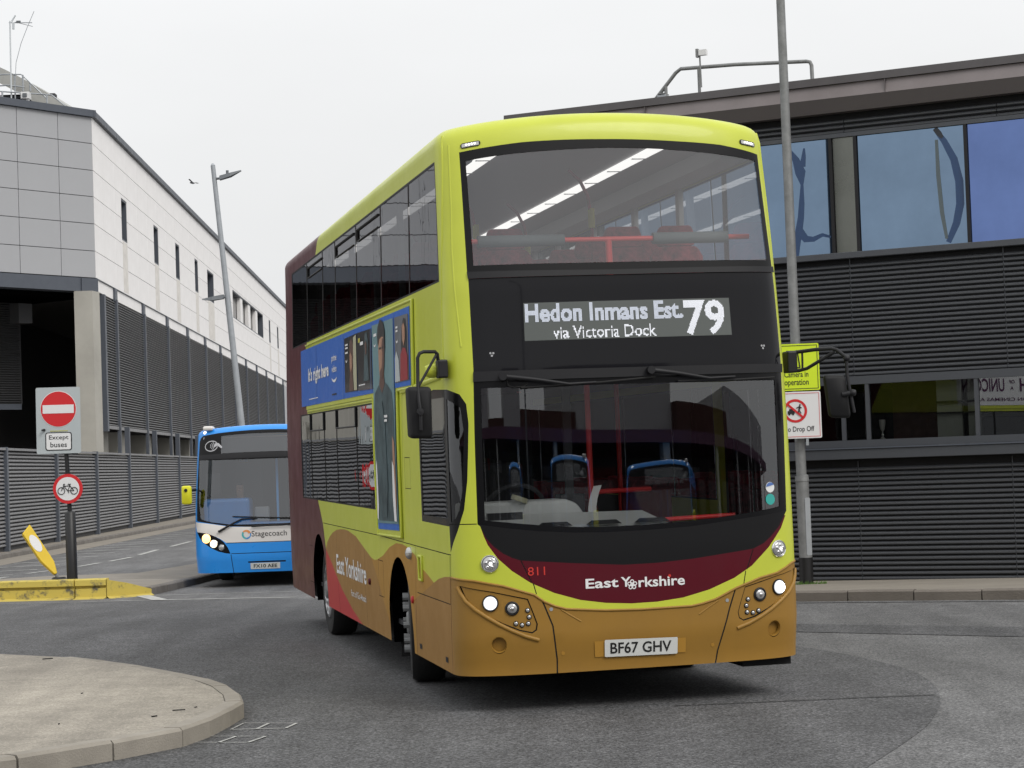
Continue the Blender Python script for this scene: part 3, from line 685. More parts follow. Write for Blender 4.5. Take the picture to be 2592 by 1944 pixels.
for i in range(44):
    z = 4.65 + i * .086; mbs.add([(-29, 3.48, z), (-.7, 3.48, z), (-.7, 3.44, z + .03), (-29, 3.44, z + .03), (-29, 3.48, z + .06), (-.7, 3.48, z + .06)], [(0, 1, 2, 3), (3, 2, 5, 4)])
o = mbs.build('undercroft_slats', 'louvre_back', LB, True, FS); o['kind'] = 'stuff'

# screen fence along the footway
FN = empty('screen_fence', tuple(FL @ Vector((8, -.35, -.11)))); tag(FN, 'long grey slatted screen fence along the footway at the left', 'fence')
fpos = [4.25 + 7.47 * i for i in range(-6, 6)]
SLATM = {}
for a, b in zip(fpos, fpos[1:]):
    k = round(b - a - .24, 3)
    if k not in SLATM:
        pr = [(.0, 0), (-.045, .018), (-.045, .045), (0, .072)]; n = 4
        SLATM[k] = MB().add([(0, y, z) for y, z in pr] + [(k, y, z) for y, z in pr], [(i, (i + 1) % n, n + (i + 1) % n, n + i) for i in range(n)] + [(0, 1, 2, 3), (7, 6, 5, 4)]).mesh('slat', 'fence_grey')
    for i in range(25): link('slat', SLATM[k], FN, True, FL @ Matrix.Translation((a + .12, -.30, .02 + i * .1045)))
    piece('backing', FL, (a + .1, -.27, -.1), (b - .1, -.25, 2.62), 'louvre_back', FN); piece('top_rail', FL, (a + .1, -.40, 2.635), (b - .1, -.24, 2.70), 'fence_grey', FN)
for u in fpos: piece('post', FL, (u - .10, -.42, -.12), (u + .10, -.24, 2.72 if u < 3 else 3.7), 'slate_metal', FN)

# curved roof, plant screen, rails and aerials above the front
CR = MB(); K = 16
prof = []
for i in range(K + 1):
    t = i / K; prof.append((-15.35 - 7.5 * t, 15.0 + 3.2 * math.sin(t * pi / 2) ** .9))
CR.add([(x, 77.2, z) for x, z in prof] + [(x, 79.5, z + .15) for x, z in prof], [(i, i + 1, K + 2 + i, K + 1 + i) for i in range(K)])
CR.add([(x + .0, 77.2, z) for x, z in prof] + [(x - .35, 77.15, z - .42) for x, z in prof], [(i, i + 1, K + 2 + i, K + 1 + i) for i in range(K)])
for d in (.7, .85, 1.0): CR.tube([(x - d * .9, 77.3, z - d * 1.05) for x, z in prof], .04, 5)
CR.build('curved_roof', 'metal_roof', LB, True, Matrix.Identity(4), smooth=40)
MB().box((-26, 78.2, 14.9), (-16.6, 78.6, 16.15)).build('plant_screen', 'louvre_back', LB, True, Matrix.Identity(4))
psl = MB()
for i in range(9): psl.box((-26, 78.1, 15.0 + i * .125), (-16.6, 78.18, 15.06 + i * .125))
o = psl.build('plant_screen_slats', 'slate_metal', LB, True, Matrix.Identity(4)); o['kind'] = 'stuff'
RG = empty('roof_edge_rail', (-17.5, 76, 15)); tag(RG, 'pale steel rails along the top of the panelled building', 'guard rail')
for pts in ([(-22, 75.6, 15.98), (-18.1, 75.9, 15.86), (-16.6, 76, 15.72), (-16.25, 76, 15.68), (-15.75, 76, 15.25)], [(-22, 76.6, 16.5), (-18.1, 76.7, 16.62), (-17.5, 76.8, 16.62), (-16.6, 76.9, 15.7)], [(-22, 76.6, 16.1), (-18.0, 76.7, 16.22), (-17.4, 76.8, 16.15)]):
    MB().tube(pts, .028, 6).build('rail', 'galvanised', RG, True, Matrix.Identity(4))
for x, y, a, b in ((-18.0, 75.9, 15.0, 15.86), (-16.42, 76, 15.0, 15.72), (-15.78, 76, 14.95, 15.28), (-17.75, 76.8, 16.05, 16.6), (-17.45, 76.8, 16.0, 16.6), (-17.2, 76.85, 16.0, 16.32), (-20, 75.8, 15, 15.9)):
    MB().tube([(x, y, a), (x, y, b)], .035, 6).build('post', 'galvanised', RG, True, Matrix.Identity(4))
AE = empty('television_aerial', (-17.7, 76, 16.1)); tag(AE, 'thin white television aerial on a mast at top left', 'aerial')
MB().tube([(-17.7, 76, 15.6), (-17.68, 76, 18.42)], .028, 6).build('mast', 'window_frame_white', AE, True, Matrix.Identity(4))
MB().tube([(-17.72, 76, 18.36), (-16.95, 76.3, 18.40)], .018, 6).build('boom', 'galvanised', AE, True, Matrix.Identity(4))
MB().tube([(-17.5, 76, 18.38), (-16.95, 76.4, 18.28)], .012, 5).build('boom', 'galvanised', AE, True, Matrix.Identity(4))
MB().box((-17.60, 75.95, 18.12), (-17.53, 76.05, 18.36), Matrix.Identity(4)).build('reflector', 'window_frame_white', AE, True, Matrix.Translation((0, 0, 0))); MB().tube([(-17.62, 76, 18.4), (-17.48, 76, 18.62)], .03, 6).build('reflector', 'window_frame_white', AE, True, Matrix.Identity(4))
MB().box((-17.45, 75.97, 18.34), (-17.3, 76.05, 18.42)).build('junction_box', 'lamp_grey', AE, True, Matrix.Identity(4))
wh = MB().tube([(-17.56, 76, 16.0), (-17.5, 76, 16.9), (-17.3, 76, 17.6), (-17.05, 76, 18.2), (-16.8, 76, 18.75)], .012, 5).build('whip_antenna', 'galvanised'); tag(wh, 'thin curved whip antenna beside the television aerial', 'antenna')
MB().tube([(-17.56, 76, 15.55), (-17.56, 76, 16.0)], .025, 6).build('antenna_base', 'galvanised', wh)
RC = empty('roof_camera', (-17.1, 75.8, 15.45)); tag(RC, 'white boxy security camera on the panelled roof edge', 'camera')
MB().box((-17.27, 75.6, 15.52), (-16.98, 76.0, 15.76)).build('housing', 'sign_white', RC, True, Matrix.Identity(4)); MB().box((-17.1, 75.7, 15.2), (-17.0, 75.8, 15.52)).build('bracket', 'sign_white', RC, True, Matrix.Identity(4)); MB().box((-17.2, 75.55, 15.57), (-17.05, 75.6, 15.7)).build('lens', 'lamp_grey', RC, True, Matrix.Identity(4))
def lerp_tab(tab, t):
    if t <= tab[0][0]: return tab[0][1]
    for (a, fa), (b, fb) in zip(tab, tab[1:]):
        if t <= b:
            k = (t - a) / (b - a); k = k * k * (3 - 2 * k) * .5 + k * .5
            return fa + (fb - fa) * k
    return tab[-1][1]

def lin_tab(tab, t):
    if t <= tab[0][0]: return tab[0][1]
    for (a, fa), (b, fb) in zip(tab, tab[1:]):
        if t <= b: return fa + (fb - fa) * (t - a) / (b - a)
    return tab[-1][1]

class Skin:
    """Bus body skin unrolled: s = distance round the body from the front centre line
    (negative = driver's side), v = height (continuing over the roof edge)."""
    def __init__(self, half, bow, power, length, tuck, rake, vtop, r, camber, fade=1.3):
        self.half, self.length, self.vtop, self.r, self.camber = half, length, vtop, r, camber
        self.tuck, self.rake, self.fade = tuck, rake, fade
        pts = []; N = 400
        for i in range(N + 1):
            t = math.pi / 2 * i / N
            pts.append((half * math.sin(t) ** (2 / power), bow * (1 - math.cos(t) ** (2 / power))))
        rr = .18
        L2 = length - rr
        pts.append((half, L2))
        for i in range(1, 13):
            a = math.pi / 2 * i / 12
            pts.append((half - rr + rr * math.cos(a), L2 + rr * math.sin(a)))
        pts.append((0, length))
        self.pts = pts; self.acc = [0.]
        for a, b in zip(pts, pts[1:]): self.acc.append(self.acc[-1] + math.hypot(b[0] - a[0], b[1] - a[1]))
        self.smax = self.acc[-1]
        self.s_side = self.acc[N]            # where the straight side begins
        self.s_rear = self.acc[N + 1]
    def plan(self, s):
        import bisect
        t = min(abs(s), self.smax - 1e-9)
        i = max(0, min(bisect.bisect_right(self.acc, t) - 1, len(self.pts) - 2))
        d = self.acc[i + 1] - self.acc[i]
        k = (t - self.acc[i]) / d if d > 1e-12 else 0
        a, b = self.pts[i], self.pts[i + 1]
        x = a[0] + (b[0] - a[0]) * k; y = a[1] + (b[1] - a[1]) * k
        return (math.copysign(x, s), y)
    def pos(self, s, v, off=0.):
        x, y = self.plan(s)
        e = 2e-3; x1, y1 = self.plan(s + e); x0, y0 = self.plan(s - e)
        tx, ty = x1 - x0, y1 - y0; l = math.hypot(tx, ty) or 1
        nx, ny = ty / l, -tx / l             # outward normal in plan
        ins = 0; z = v
        if v > self.vtop:
            a = min((v - self.vtop) / self.r, math.pi / 2)
            ins = self.r * (1 - math.cos(a)); z = self.vtop + self.r * math.sin(a)
        x += nx * (off - ins); y += ny * (off - ins)
        f = lerp_tab(self.tuck, v); x *= f
        w = max(0., 1 - y / self.fade); w = w * w * (3 - 2 * w)
        y += lin_tab(self.rake, v) * w
        c = max(0., min(1., (v - self.vtop + .55) / .55)); c = c * c * (3 - 2 * c)
        z += self.camber * c * (1 - min(1., (x / (self.half * f)) ** 2))
        return (x, y, z)
    def normal(self, s, v):
        e = 4e-3
        a = self.pos(s + e, v); b = self.pos(s - e, v); c = self.pos(s, v + e); d = self.pos(s, v - e)
        u = [a[i] - b[i] for i in range(3)]; w = [c[i] - d[i] for i in range(3)]
        n = (u[1] * w[2] - u[2] * w[1], u[2] * w[0] - u[0] * w[2], u[0] * w[1] - u[1] * w[0])
        l = math.sqrt(sum(q * q for q in n)) or 1
        return (n[0] / l, n[1] / l, n[2] / l)

DECKER = Skin(1.285, .42, 3.6, 11.05,
              [(.28, .992), (.6, 1.), (1.9, 1.), (4.05, .962)],
              [(.28, .04), (.55, 0.), (1.1, 0.), (2.45, .042), (3.0, .085), (4.05, .25), (4.3, .33)],
              4.08, .10, .11)
SINGLE = Skin(1.27, .42, 3.0, 9.6,
              [(.25, .985), (.6, 1.), (1.3, 1.), (2.7, .955)],
              [(.25, .03), (.5, 0.), (1.0, .02), (1.3, .08), (2.3, .26), (2.75, .42)],
              2.66, .10, .08)

# ================================================================ bus skins
def pip(p, poly):
    x, y = p; c = False; n = len(poly); j = n - 1
    for i in range(n):
        xi, yi = poly[i]; xj, yj = poly[j]
        if (yi > y) != (yj > y) and x < (xj - xi) * (y - yi) / (yj - yi) + xi: c = not c
        j = i
    return c
def densify(poly, front, step_f=.07, step_s=.6):
    out = []
    for a, b in zip(poly, poly[1:] + poly[:1]):
        L = math.hypot(b[0] - a[0], b[1] - a[1]); st = step_f if min(abs(a[0]), abs(b[0])) < front else step_s
        if abs(b[0] - a[0]) < .02: st = .12
        k = max(1, int(L / st)); out += [(a[0] + (b[0] - a[0]) * i / k, a[1] + (b[1] - a[1]) * i / k) for i in range(k)]
    return out
def bb(poly): xs = [p[0] for p in poly]; ys = [p[1] for p in poly]; return min(xs), max(xs), min(ys), max(ys)
def frange(a, b, s): n = max(1, int(round((b - a) / s))); return [a + (b - a) * i / n for i in range(n + 1)]
def triangulate(pts, polys, rows=()):
    vc = [Vector(p) for p in pts]; ed = []
    for poly in polys:
        n0 = len(vc); vc += [Vector(p) for p in poly]; n = len(poly); ed += [(n0 + i, n0 + (i + 1) % n) for i in range(n)]
    for row in rows:
        n0 = len(vc); vc += [Vector(p) for p in row]; ed += [(n0 + i, n0 + i + 1) for i in range(len(row) - 1)]
    r = geometry.delaunay_2d_cdt(vc, ed, [], 0, 1e-4)
    return r[0], r[2]
def skin_mesh(skin, name, vs, tris, m, off):
    idx = {}; V = []; NV = []; F = []
    for t in tris:
        f = []
        for i in t:
            if i not in idx:
                idx[i] = len(V); s, v = vs[i]; V.append(skin.pos(s, v, off)); NV.append(skin.normal(s, v))
            f.append(idx[i])
        F.append(f)
    # orient outwards
    G = []
    for f in F:
        a, b, c = (Vector(V[i]) for i in f[:3]); n = (b - a).cross(c - a)
        G.append(f if n.dot(Vector(NV[f[0]])) >= 0 else f[::-1])
    me = bpy.data.meshes.new(name); me.from_pydata(V, [], G); me.materials.append(M_(m))
    me.polygons.foreach_set('use_smooth', [True] * len(G)); me.normals_split_custom_set_from_vertices(NV); me.update()
    return me
def skin_regions(skin, root, regions, v0, v1, base, front):
    """regions: (name, polygon, material, offset) laid one over the other; material None = opening."""
    S = sorted(set([round(x, 4) for x in frange(-skin.smax, -front - .5, .45) + frange(-front - .4, front + .4, .065) + frange(front + .5, skin.smax, .45)]))
    Vv = frange(v0, skin.vtop - .02, .1) + [skin.vtop + skin.r * t for t in (.15, .4, .7, 1.0, 1.3, pi / 2)]
    pts = [(s, v) for s in S for v in Vv]
    polys = [densify(r[1], front) for r in regions]
    eps = 1e-3
    polys = [[(max(-skin.smax, min(skin.smax, s)), max(v0, min(Vv[-1], v))) for s, v in p] for p in polys]
    rows = [[(s, v) for s in S] for v in Vv[-7:]]
    vs, fs = triangulate(pts, polys, rows)
    boxes = [bb(p) for p in polys]; buckets = [[] for _ in range(len(regions) + 1)]
    for t in fs:
        cx = sum(vs[i][0] for i in t) / len(t); cy = sum(vs[i][1] for i in t) / len(t); k = -1
        for q in range(len(regions) - 1, -1, -1):
            b = boxes[q]
            if b[0] <= cx <= b[1] and b[2] <= cy <= b[3] and pip((cx, cy), polys[q]): k = q; break
        buckets[k].append(t)
    out = {}
    todo = [(base[0], base[1], 0., buckets[-1])] + [(r[0], r[2], r[3], buckets[i]) for i, r in enumerate(regions)]
    for name, m, off, tr in todo:
        if m is None or not tr: continue
        o = link(name, skin_mesh(skin, name, vs, tr, m, off), root); out.setdefault(name, []).append(o)
    return out
def decal(skin, root, name, poly, m, off, front=1.6, step=.3):
    p = densify(poly, front, .06, .3); b = bb(p); f = min(abs(b[0]), abs(b[1])) < front; st = .08 if f else step
    pts = [(s, v) for s in frange(b[0] + .01, b[1] - .01, st) for v in frange(b[2] + .01, b[3] - .01, max(st, .1)) if pip((s, v), p)]
    vs, fs = triangulate(pts, [p])
    tr = [t for t in fs if pip((sum(vs[i][0] for i in t) / len(t), sum(vs[i][1] for i in t) / len(t)), p)]
    return link(name, skin_mesh(skin, name, vs, tr, m, off), root)
def skin_text(skin, root, name, body, x0, x1, y0, y1, m, off, bold=0., slope=0.):
    V, F = fit_text(body, x0, x1, y0, y1, bold); V = [(x, y + slope * (x - x0)) for x, y in V]
    for V2, F2 in words(V, F, (x1 - x0) / len(body) * .42): o = link(name, skin_mesh(skin, name, V2, F2, m, off), root)
    return o
def roof_cap(skin, root, name, m, split=None):
    vt = skin.vtop + skin.r * pi / 2; ss = frange(0, 1.7, .07) + frange(1.9, skin.smax, .4); rows = []
    for s in ss:
        r = skin.pos(s, vt); l = skin.pos(-s, vt); row = []
        for i in range(13):
            t = i / 12; x = l[0] + (r[0] - l[0]) * t
            xe = max(abs(r[0]), 1e-4)
            edge = skin.half * lerp_tab(skin.tuck, vt)
            z = skin.vtop + skin.r + skin.camber * (1 - min(1, (x / edge) ** 2)); row.append((x, r[1], z))
        rows.append(row)
    mb = MB(); n = 13
    mb.add([p for r in rows for p in r], [(i * n + j, i * n + j + 1, (i + 1) * n + j + 1, (i + 1) * n + j) for i in range(len(rows) - 1) for j in range(n - 1)])
    return mb.build(name, m, root, smooth=60)
def skin_disc(skin, root, name, s, v, r, m, off, depth=.0, n=24, dome=0.):
    """round lamp or cap seated square on the skin."""
    p = Vector(skin.pos(s, v)); nrm = Vector(skin.normal(s, v))
    t = nrm.cross(Vector((0, 0, 1))).normalized(); b = t.cross(nrm); mb = MB(); vs = []; rings = 5 if dome else 1
    prof = [(r, 0)] + ([(r * cos(a * pi / 2 / 5), dome * sin(a * pi / 2 / 5)) for a in range(1, 5)] if dome else [])
    base = [p + nrm * (off - depth) + (t * cos(2 * pi * k / n) + b * sin(2 * pi * k / n)) * r for k in range(n)]
    vs = base[:]; fs = []
    for q, (rr, h) in enumerate(prof):
        vs += [p + nrm * (off + h) + (t * cos(2 * pi * k / n) + b * sin(2 * pi * k / n)) * rr for k in range(n)]
        fs += [(q * n + k, q * n + (k + 1) % n, (q + 1) * n + (k + 1) % n, (q + 1) * n + k) for k in range(n)]
    fs.append(tuple(len(prof) * n + k for k in range(n)))
    return mb.add(vs, fs).build(name, m, root, smooth=40)
def skin_ring(skin, root, name, s, v, r0_, r1_, m, off, h, n=28):
    p = Vector(skin.pos(s, v)); nrm = Vector(skin.normal(s, v)); t = nrm.cross(Vector((0, 0, 1))).normalized(); b = t.cross(nrm); vs = []; fs = []
    for rr, hh in ((r0_, -.01), (r0_, h * .4), ((r0_ + r1_) / 2, h), (r1_, h * .5), (r1_, -.01)):
        vs += [p + nrm * (off + hh) + (t * cos(2 * pi * k / n) + b * sin(2 * pi * k / n)) * rr for k in range(n)]
    for q in range(4): fs += [(q * n + k, q * n + (k + 1) % n, (q + 1) * n + (k + 1) % n, (q + 1) * n + k) for k in range(n)]
    return MB().add(vs, fs).build(name, m, root, smooth=50)
def skin_tube(skin, root, name, pts, r, m, off=0., n=8):
    P = []
    for a, b in zip(pts, pts[1:]):
        k = max(1, int(math.hypot(b[0] - a[0], b[1] - a[1]) / .06)); P += [(a[0] + (b[0] - a[0]) * i / k, a[1] + (b[1] - a[1]) * i / k) for i in range(k)]
    P.append(pts[-1]); return MB().tube([skin.pos(s, v, off) for s, v in P], r, n).build(name, m, root, smooth=60)
def wheel(root, x, y, z, R, w, side, steer=0., nuts=10, name='wheel', proud=1.34):
    """tyre, rim and a ring of wheel nuts; side -1 = outer face towards -x."""
    e = bpy.data.objects.new(name, None); COL.objects.link(e); e.parent = root; e.location = (x, y, z); e.rotation_euler = (0, 0, steer); e.empty_display_size = .2
    h = w / 2
    MB().lathe([(R * .62, -h * .8), (R * .8, -h), (R * .95, -h * .92), (R, -h * .6), (R, h * .6), (R * .95, h * .92), (R * .8, h), (R * .62, h * .8)], 40).build('tyre', 'rubber', e, smooth=40)
    o_ = side * h
    MB().lathe([(R * .62, o_ * .78), (R * .60, o_ * .95), (R * .54, o_ * 1.0), (R * .50, o_ * .8), (R * .25, o_ * .78), (.02, o_ * .76)], 36).build('rim', 'rim', e, smooth=30)
    hb = MB().lathe([(R * .2, o_ * .7), (R * .2, o_ * 1.05), (R * .16, o_ * 1.15), (.01, o_ * 1.17)], 24).build('hub', 'galvanised_dark', e, smooth=30)
    for k in range(nuts):
        a = 2 * pi * k / nuts
        MB().tube([(o_ * .98, R * .46 * cos(a), R * .46 * sin(a)), (o_ * proud, R * .46 * cos(a), R * .46 * sin(a))], .026, 8).build('wheel_nut', 'galvanised_dark', e)
    return e
def arc_pts(cx, cy, r, a0, a1, n, ry=None): return [(cx + r * cos(radians(a0 + (a1 - a0) * i / n)), cy + (ry or r) * sin(radians(a0 + (a1 - a0) * i / n))) for i in range(n + 1)]
def strip(a, b, w):
    d = Vector((b[0] - a[0], b[1] - a[1])).normalized(); n = Vector((-d.y, d.x)) * w / 2
    return [(a[0] - n.x, a[1] - n.y), (b[0] - n.x, b[1] - n.y), (b[0] + n.x, b[1] + n.y), (a[0] + n.x, a[1] + n.y)]
def rect(a, b, c, d): return [(a, c), (b, c), (b, d), (a, d)]

# ================================================================ the yellow double decker
D = DECKER
BUS_M = Matrix.Translation((.8417, 15.0837, 0)) @ Matrix.Rotation(.21241, 4, 'Z') @ Matrix.Rotation(.01093, 4, 'X') @ Matrix.Rotation(-.00781, 4, 'Y')
BUS = empty('double_decker_bus', mw=BUS_M)
tag(BUS, 'yellow and gold double decker bus showing route 79, turning across the road', 'bus')
ws_low = [(-1.125, 1.342), (-.92, 1.308), (-.703, 1.277), (-.45, 1.256), (-.21, 1.247), (.1, 1.248), (.425, 1.259), (.821, 1.295), (1.206, 1.331)]
black_low = [(-1.107, 1.329), (-1.069, 1.243), (-1.02, 1.185), (-.953, 1.131), (-.89, 1.098), (-.835, 1.078), (-.469, 1.042), (-.096, 1.011), (.15, 1.012), (.412, 1.027), (.889, 1.075), (.975, 1.11), (1.037, 1.153), (1.12, 1.225), (1.183, 1.306)]
smile = [(-1.107, 1.329), (-1.085, 1.26), (-1.059, 1.195), (-.991, 1.096), (-.898, 1.008), (-.769, .918), (-.601, .838), (-.418, .78), (-.233, .749), (-.045, .735), (.144, .737), (.336, .756), (.531, .801), (.73, .875), (.869, .953), (1.017, 1.08), (1.137, 1.21), (1.192, 1.3)]
bump_top = [(-1.40, .966), (-1.169, .945), (-.963, .903), (-.748, .833), (-.677, .781), (-.6, .745), (-.52, .721), (-.235, .697), (.016, .689), (.397, .692), (.48, .705), (.579, .73), (.74, .801), (.934, .863), (1.083, .89), (1.24, .95), (1.40, .966)]
wave = [(-8.457, .944), (-8.25, 1.005), (-7.982, 1.06), (-7.66, 1.098), (-7.368, 1.114), (-7.08, 1.122), (-6.799, 1.119), (-6.271, 1.083), (-5.782, 1.004), (-5.316, .929), (-5.12, .918), (-4.967, .928), (-4.617, .977), (-4.215, 1.068), (-3.841, 1.116), (-3.541, 1.12), (-3.35, 1.11), (-3.164, 1.089), (-2.895, 1.055), (-2.73, .988), (-2.393, .939), (-2.11, .89), (-1.897, .931), (-1.654, .958), (-1.42, .971)]
SKIRT = .272
up_div = [-1.485, -2.87, -4.34, -5.85, -7.36, -8.37, -9.77, -11.25]
lo_div = [-4.78, -5.985, -7.40, -8.385, -9.58, -10.5]
R = []
def add(name, poly, m, off=0.): R.append((name, poly, m, off))
# paint
add('rear_panel', [(-13.5, 4.4), (-8.72, 4.4), (-8.74, 4.11), (-8.94, 3.965), (-9.85, 3.07), (-9.85, 2.33), (-9.75, 1.7), (-9.107, 1.36), (-8.76, 1.124), (-8.593, .868), (-8.62, .2), (-13.5, .2)], 'maroon_side')
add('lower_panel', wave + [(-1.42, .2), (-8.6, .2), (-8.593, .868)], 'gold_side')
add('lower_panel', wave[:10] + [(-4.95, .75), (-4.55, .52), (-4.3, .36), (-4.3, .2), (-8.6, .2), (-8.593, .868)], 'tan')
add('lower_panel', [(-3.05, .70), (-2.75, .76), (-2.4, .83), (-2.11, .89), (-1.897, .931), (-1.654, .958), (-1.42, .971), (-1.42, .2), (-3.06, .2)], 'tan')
add('red_wedge', [(-8.593, .868), (-8.2, .76), (-7.412, .518), (-6.75, .37), (-6.1, .2), (-8.6, .2)], 'red_wedge')
add('rear_panel', [(13.5, 4.4), (8.8, 4.4), (9.0, 3.97), (9.9, 2.3), (9.1, 1.36), (8.6, .2), (13.5, .2)], 'maroon_side')
add('lower_panel', [(-s, v) for s, v in wave] + [(1.42, .2), (8.6, .2)], 'tan')
# front bumper and mouth
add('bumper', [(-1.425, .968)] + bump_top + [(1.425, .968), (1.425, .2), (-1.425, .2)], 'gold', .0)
add('smile_panel', smile, 'maroon'); add('grille_panel', black_low + ws_low[::-1], 'black_satin')
# front glazing
add('windscreen_frame', [(-1.15, 3.982), (-.675, 3.987), (-.068, 3.976), (.525, 3.972), (.875, 3.976), (1.235, 3.958), (1.262, 3.124), (-.026, 3.117), (-1.135, 3.131)], 'black_satin')
add('upper_windscreen', [(-1.104, 3.914), (-.809, 3.92), (-.417, 3.921), (-.019, 3.923), (.384, 3.918), (.797, 3.912), (1.19, 3.905), (1.2, 3.169), (-1.085, 3.174)], 'upper_glass', -.004)
add('trim_bar', [(-1.135, 3.131), (-.026, 3.117), (1.262, 3.124), (1.265, 3.081), (-1.128, 3.081)], 'black_trim', .012)
add('destination_panel', [(-1.128, 3.081), (1.265, 3.081), (1.258, 2.404), (-1.112, 2.418)], 'gloss_panel')
add('wiper_bar', [(-1.112, 2.418), (1.258, 2.404), (1.25, 2.341), (-1.114, 2.347)], 'black_trim', .012)
add('windscreen_frame', [(-1.114, 2.347), (1.25, 2.341)] + ws_low[::-1], 'black_gloss')
add('windscreen', [(-1.061, 2.30), (1.16, 2.285), (1.134, 1.366), (.95, 1.343), (.755, 1.323), (.55, 1.306), (.337, 1.294), (.06, 1.287), (-.207, 1.286), (-.4, 1.293), (-.579, 1.307), (-.8, 1.333), (-1.02, 1.362), (-1.071, 1.37)], 'windscreen_glass', -.004)
# driver's side glazing
add('window_seal', rect(-11.27, -1.475, 3.085, 3.968), 'black_satin')
for a, b in zip(up_div[1:], up_div): add('upper_side_window', rect(a + .018, b - .018, 3.10, 3.95), 'upper_side_glass', -.003)
add('window_seal', rect(-10.53, -4.76, 1.365, 2.30), 'black_satin')
for a, b in zip(lo_div[1:], lo_div): add('lower_side_window', rect(a + .018, b - .018, 1.38, 2.285), 'side_glass', -.003)
add('cab_window_frame', [(-2.53, 2.27), (-2.40, 2.30), (-1.83, 2.317), (-1.351, 2.303), (-1.222, 2.263), (-1.172, 2.192), (-1.159, 2.055), (-1.17, 1.85), (-1.186, 1.647), (-1.221, 1.444), (-1.279, 1.309), (-1.34, 1.215), (-1.394, 1.143), (-1.40, 1.33), (-2.53, 1.335)], 'black_gloss')
add('cab_window', rect(-2.47, -1.42, 1.385, 2.25), 'cab_glass', -.003)
add('cab_quarter_window', [(-1.36, 2.235), (-1.29, 2.21), (-1.218, 2.167), (-1.196, 1.988), (-1.21, 1.78), (-1.228, 1.58), (-1.261, 1.444), (-1.30, 1.385), (-1.36, 1.36)], 'cab_glass', -.003)
# kerb side glazing and doors
add('window_seal', rect(1.475, 11.27, 3.085, 3.968), 'black_satin')
for a, b in zip(up_div[1:], up_div): add('upper_side_window', rect(-b + .018, -a - .018, 3.10, 3.95), 'kerb_side_glass', -.003)
add('window_seal', rect(3.2, 10.53, 1.365, 2.30), 'black_satin')
for a, b in zip([3.2, 4.4, 6.0, 7.4, 8.4, 9.6], [4.4, 6.0, 7.4, 8.4, 9.6, 10.5]): add('lower_side_window', rect(a + .018, b - .018, 1.38, 2.285), 'side_glass', -.003)
add('door_frame', rect(1.55, 2.95, .34, 2.32), 'black_satin')
add('door_glass', rect(1.62, 2.22, .45, 2.24), 'side_glass', -.004); add('door_glass', rect(2.28, 2.88, .45, 2.24), 'side_glass', -.004)
# panel seams
def seam_line(a, b, w=.007, m='chassis'): add('panel_seam', strip(a, b, w), m, -.004)
for a, b in [((-1.396, 1.135), (-1.5, .2)), ((-8.75, 1.135), (-4.717, 1.146)), ((-4.717, 1.146), (-2.877, 1.134)), ((-2.877, 1.134), (-1.40, 1.128)), ((-2.872, 1.13), (-3.05, .2)), ((-2.87, .771), (-1.455, .773)), ((-1.455, .773), (-1.42, 1.12)),
             ((-.751, .917), (-.73, .836)), ((.82, .92), (.80, .826)), ((-7.7, 1.1), (-7.7, .2)), ((-3.30, 2.345), (-3.45, 1.15)), ((-1.395, 1.345), (-1.13, 1.345)), ((-5.75, .98), (-5.75, .2)), ((-.83, 1.075), (-.76, .92)), ((.885, 1.07), (.83, .93)),
             ((-2.68, 3.05), (-2.66, 2.35))]: seam_line(a, b)
for a, b in [((-.689, .784), (-.623, .61)), ((-.623, .61), (-.599, .365)), ((-.599, .365), (-.6, .2)), ((.734, .798), (.681, .657)), ((.681, .657), (.589, .36)), ((.589, .36), (.575, .2))]: seam_line(a, b, .011)
for s0, s1, va, vb in ((-3.26, -3.0, 1.575, 1.82), (-4.9, -4.62, .62, .93), (-10.1, -9.75, .45, .85)):
    for a, b in (((s0, va), (s1, va)), ((s1, va), (s1, vb)), ((s1, vb), (s0, vb)), ((s0, vb), (s0, va))): seam_line(a, b, .006)
# headlamp recesses and fog lamp wells
hl = [(-1.282, .905), (-1.04, .86), (-.798, .800), (-.765, .71), (-.738, .628), (-.745, .59), (-.771, .572), (-.855, .592), (-.97, .642), (-1.092, .703), (-1.18, .76), (-1.24, .826)]
for sg in (-1, 1):
    k = 1.0 if sg < 0 else 1.02
    add('lamp_bezel_gap', [(s * (1 if sg < 0 else -k), v) for s, v in [(-1.292, .912), (-1.04, .867), (-.792, .807), (-.757, .71), (-.729, .628), (-.737, .584), (-.771, .563), (-.858, .584), (-.975, .634), (-1.097, .695), (-1.187, .753), (-1.25, .826)]], 'chassis', -.012)
    add('headlamp_bezel', [(s * (1 if sg < 0 else -k), v) for s, v in hl], 'gold', -.008)
    add('fog_lamp_well', arc_pts(sg * (1.008 if sg < 0 else 1.04), .489, .055, 0, 345, 23, .06), None)
# wheel openings
fa, ra = -3.765, -9.19
for c in (fa, ra, -fa, -ra): add('wheel_arch', [(c - .60, .2), (c - .60, .40)] + arc_pts(c, .44, .60, 180, 0, 18, .565) + [(c + .60, .40), (c + .60, .2)], None)
parts = skin_regions(D, BUS, R, SKIRT, 4.3, ('body_panel', 'lime'), 1.55)
# roof: lime at the front, maroon at the back
rc = roof_cap(D, BUS, 'roof', 'lime')

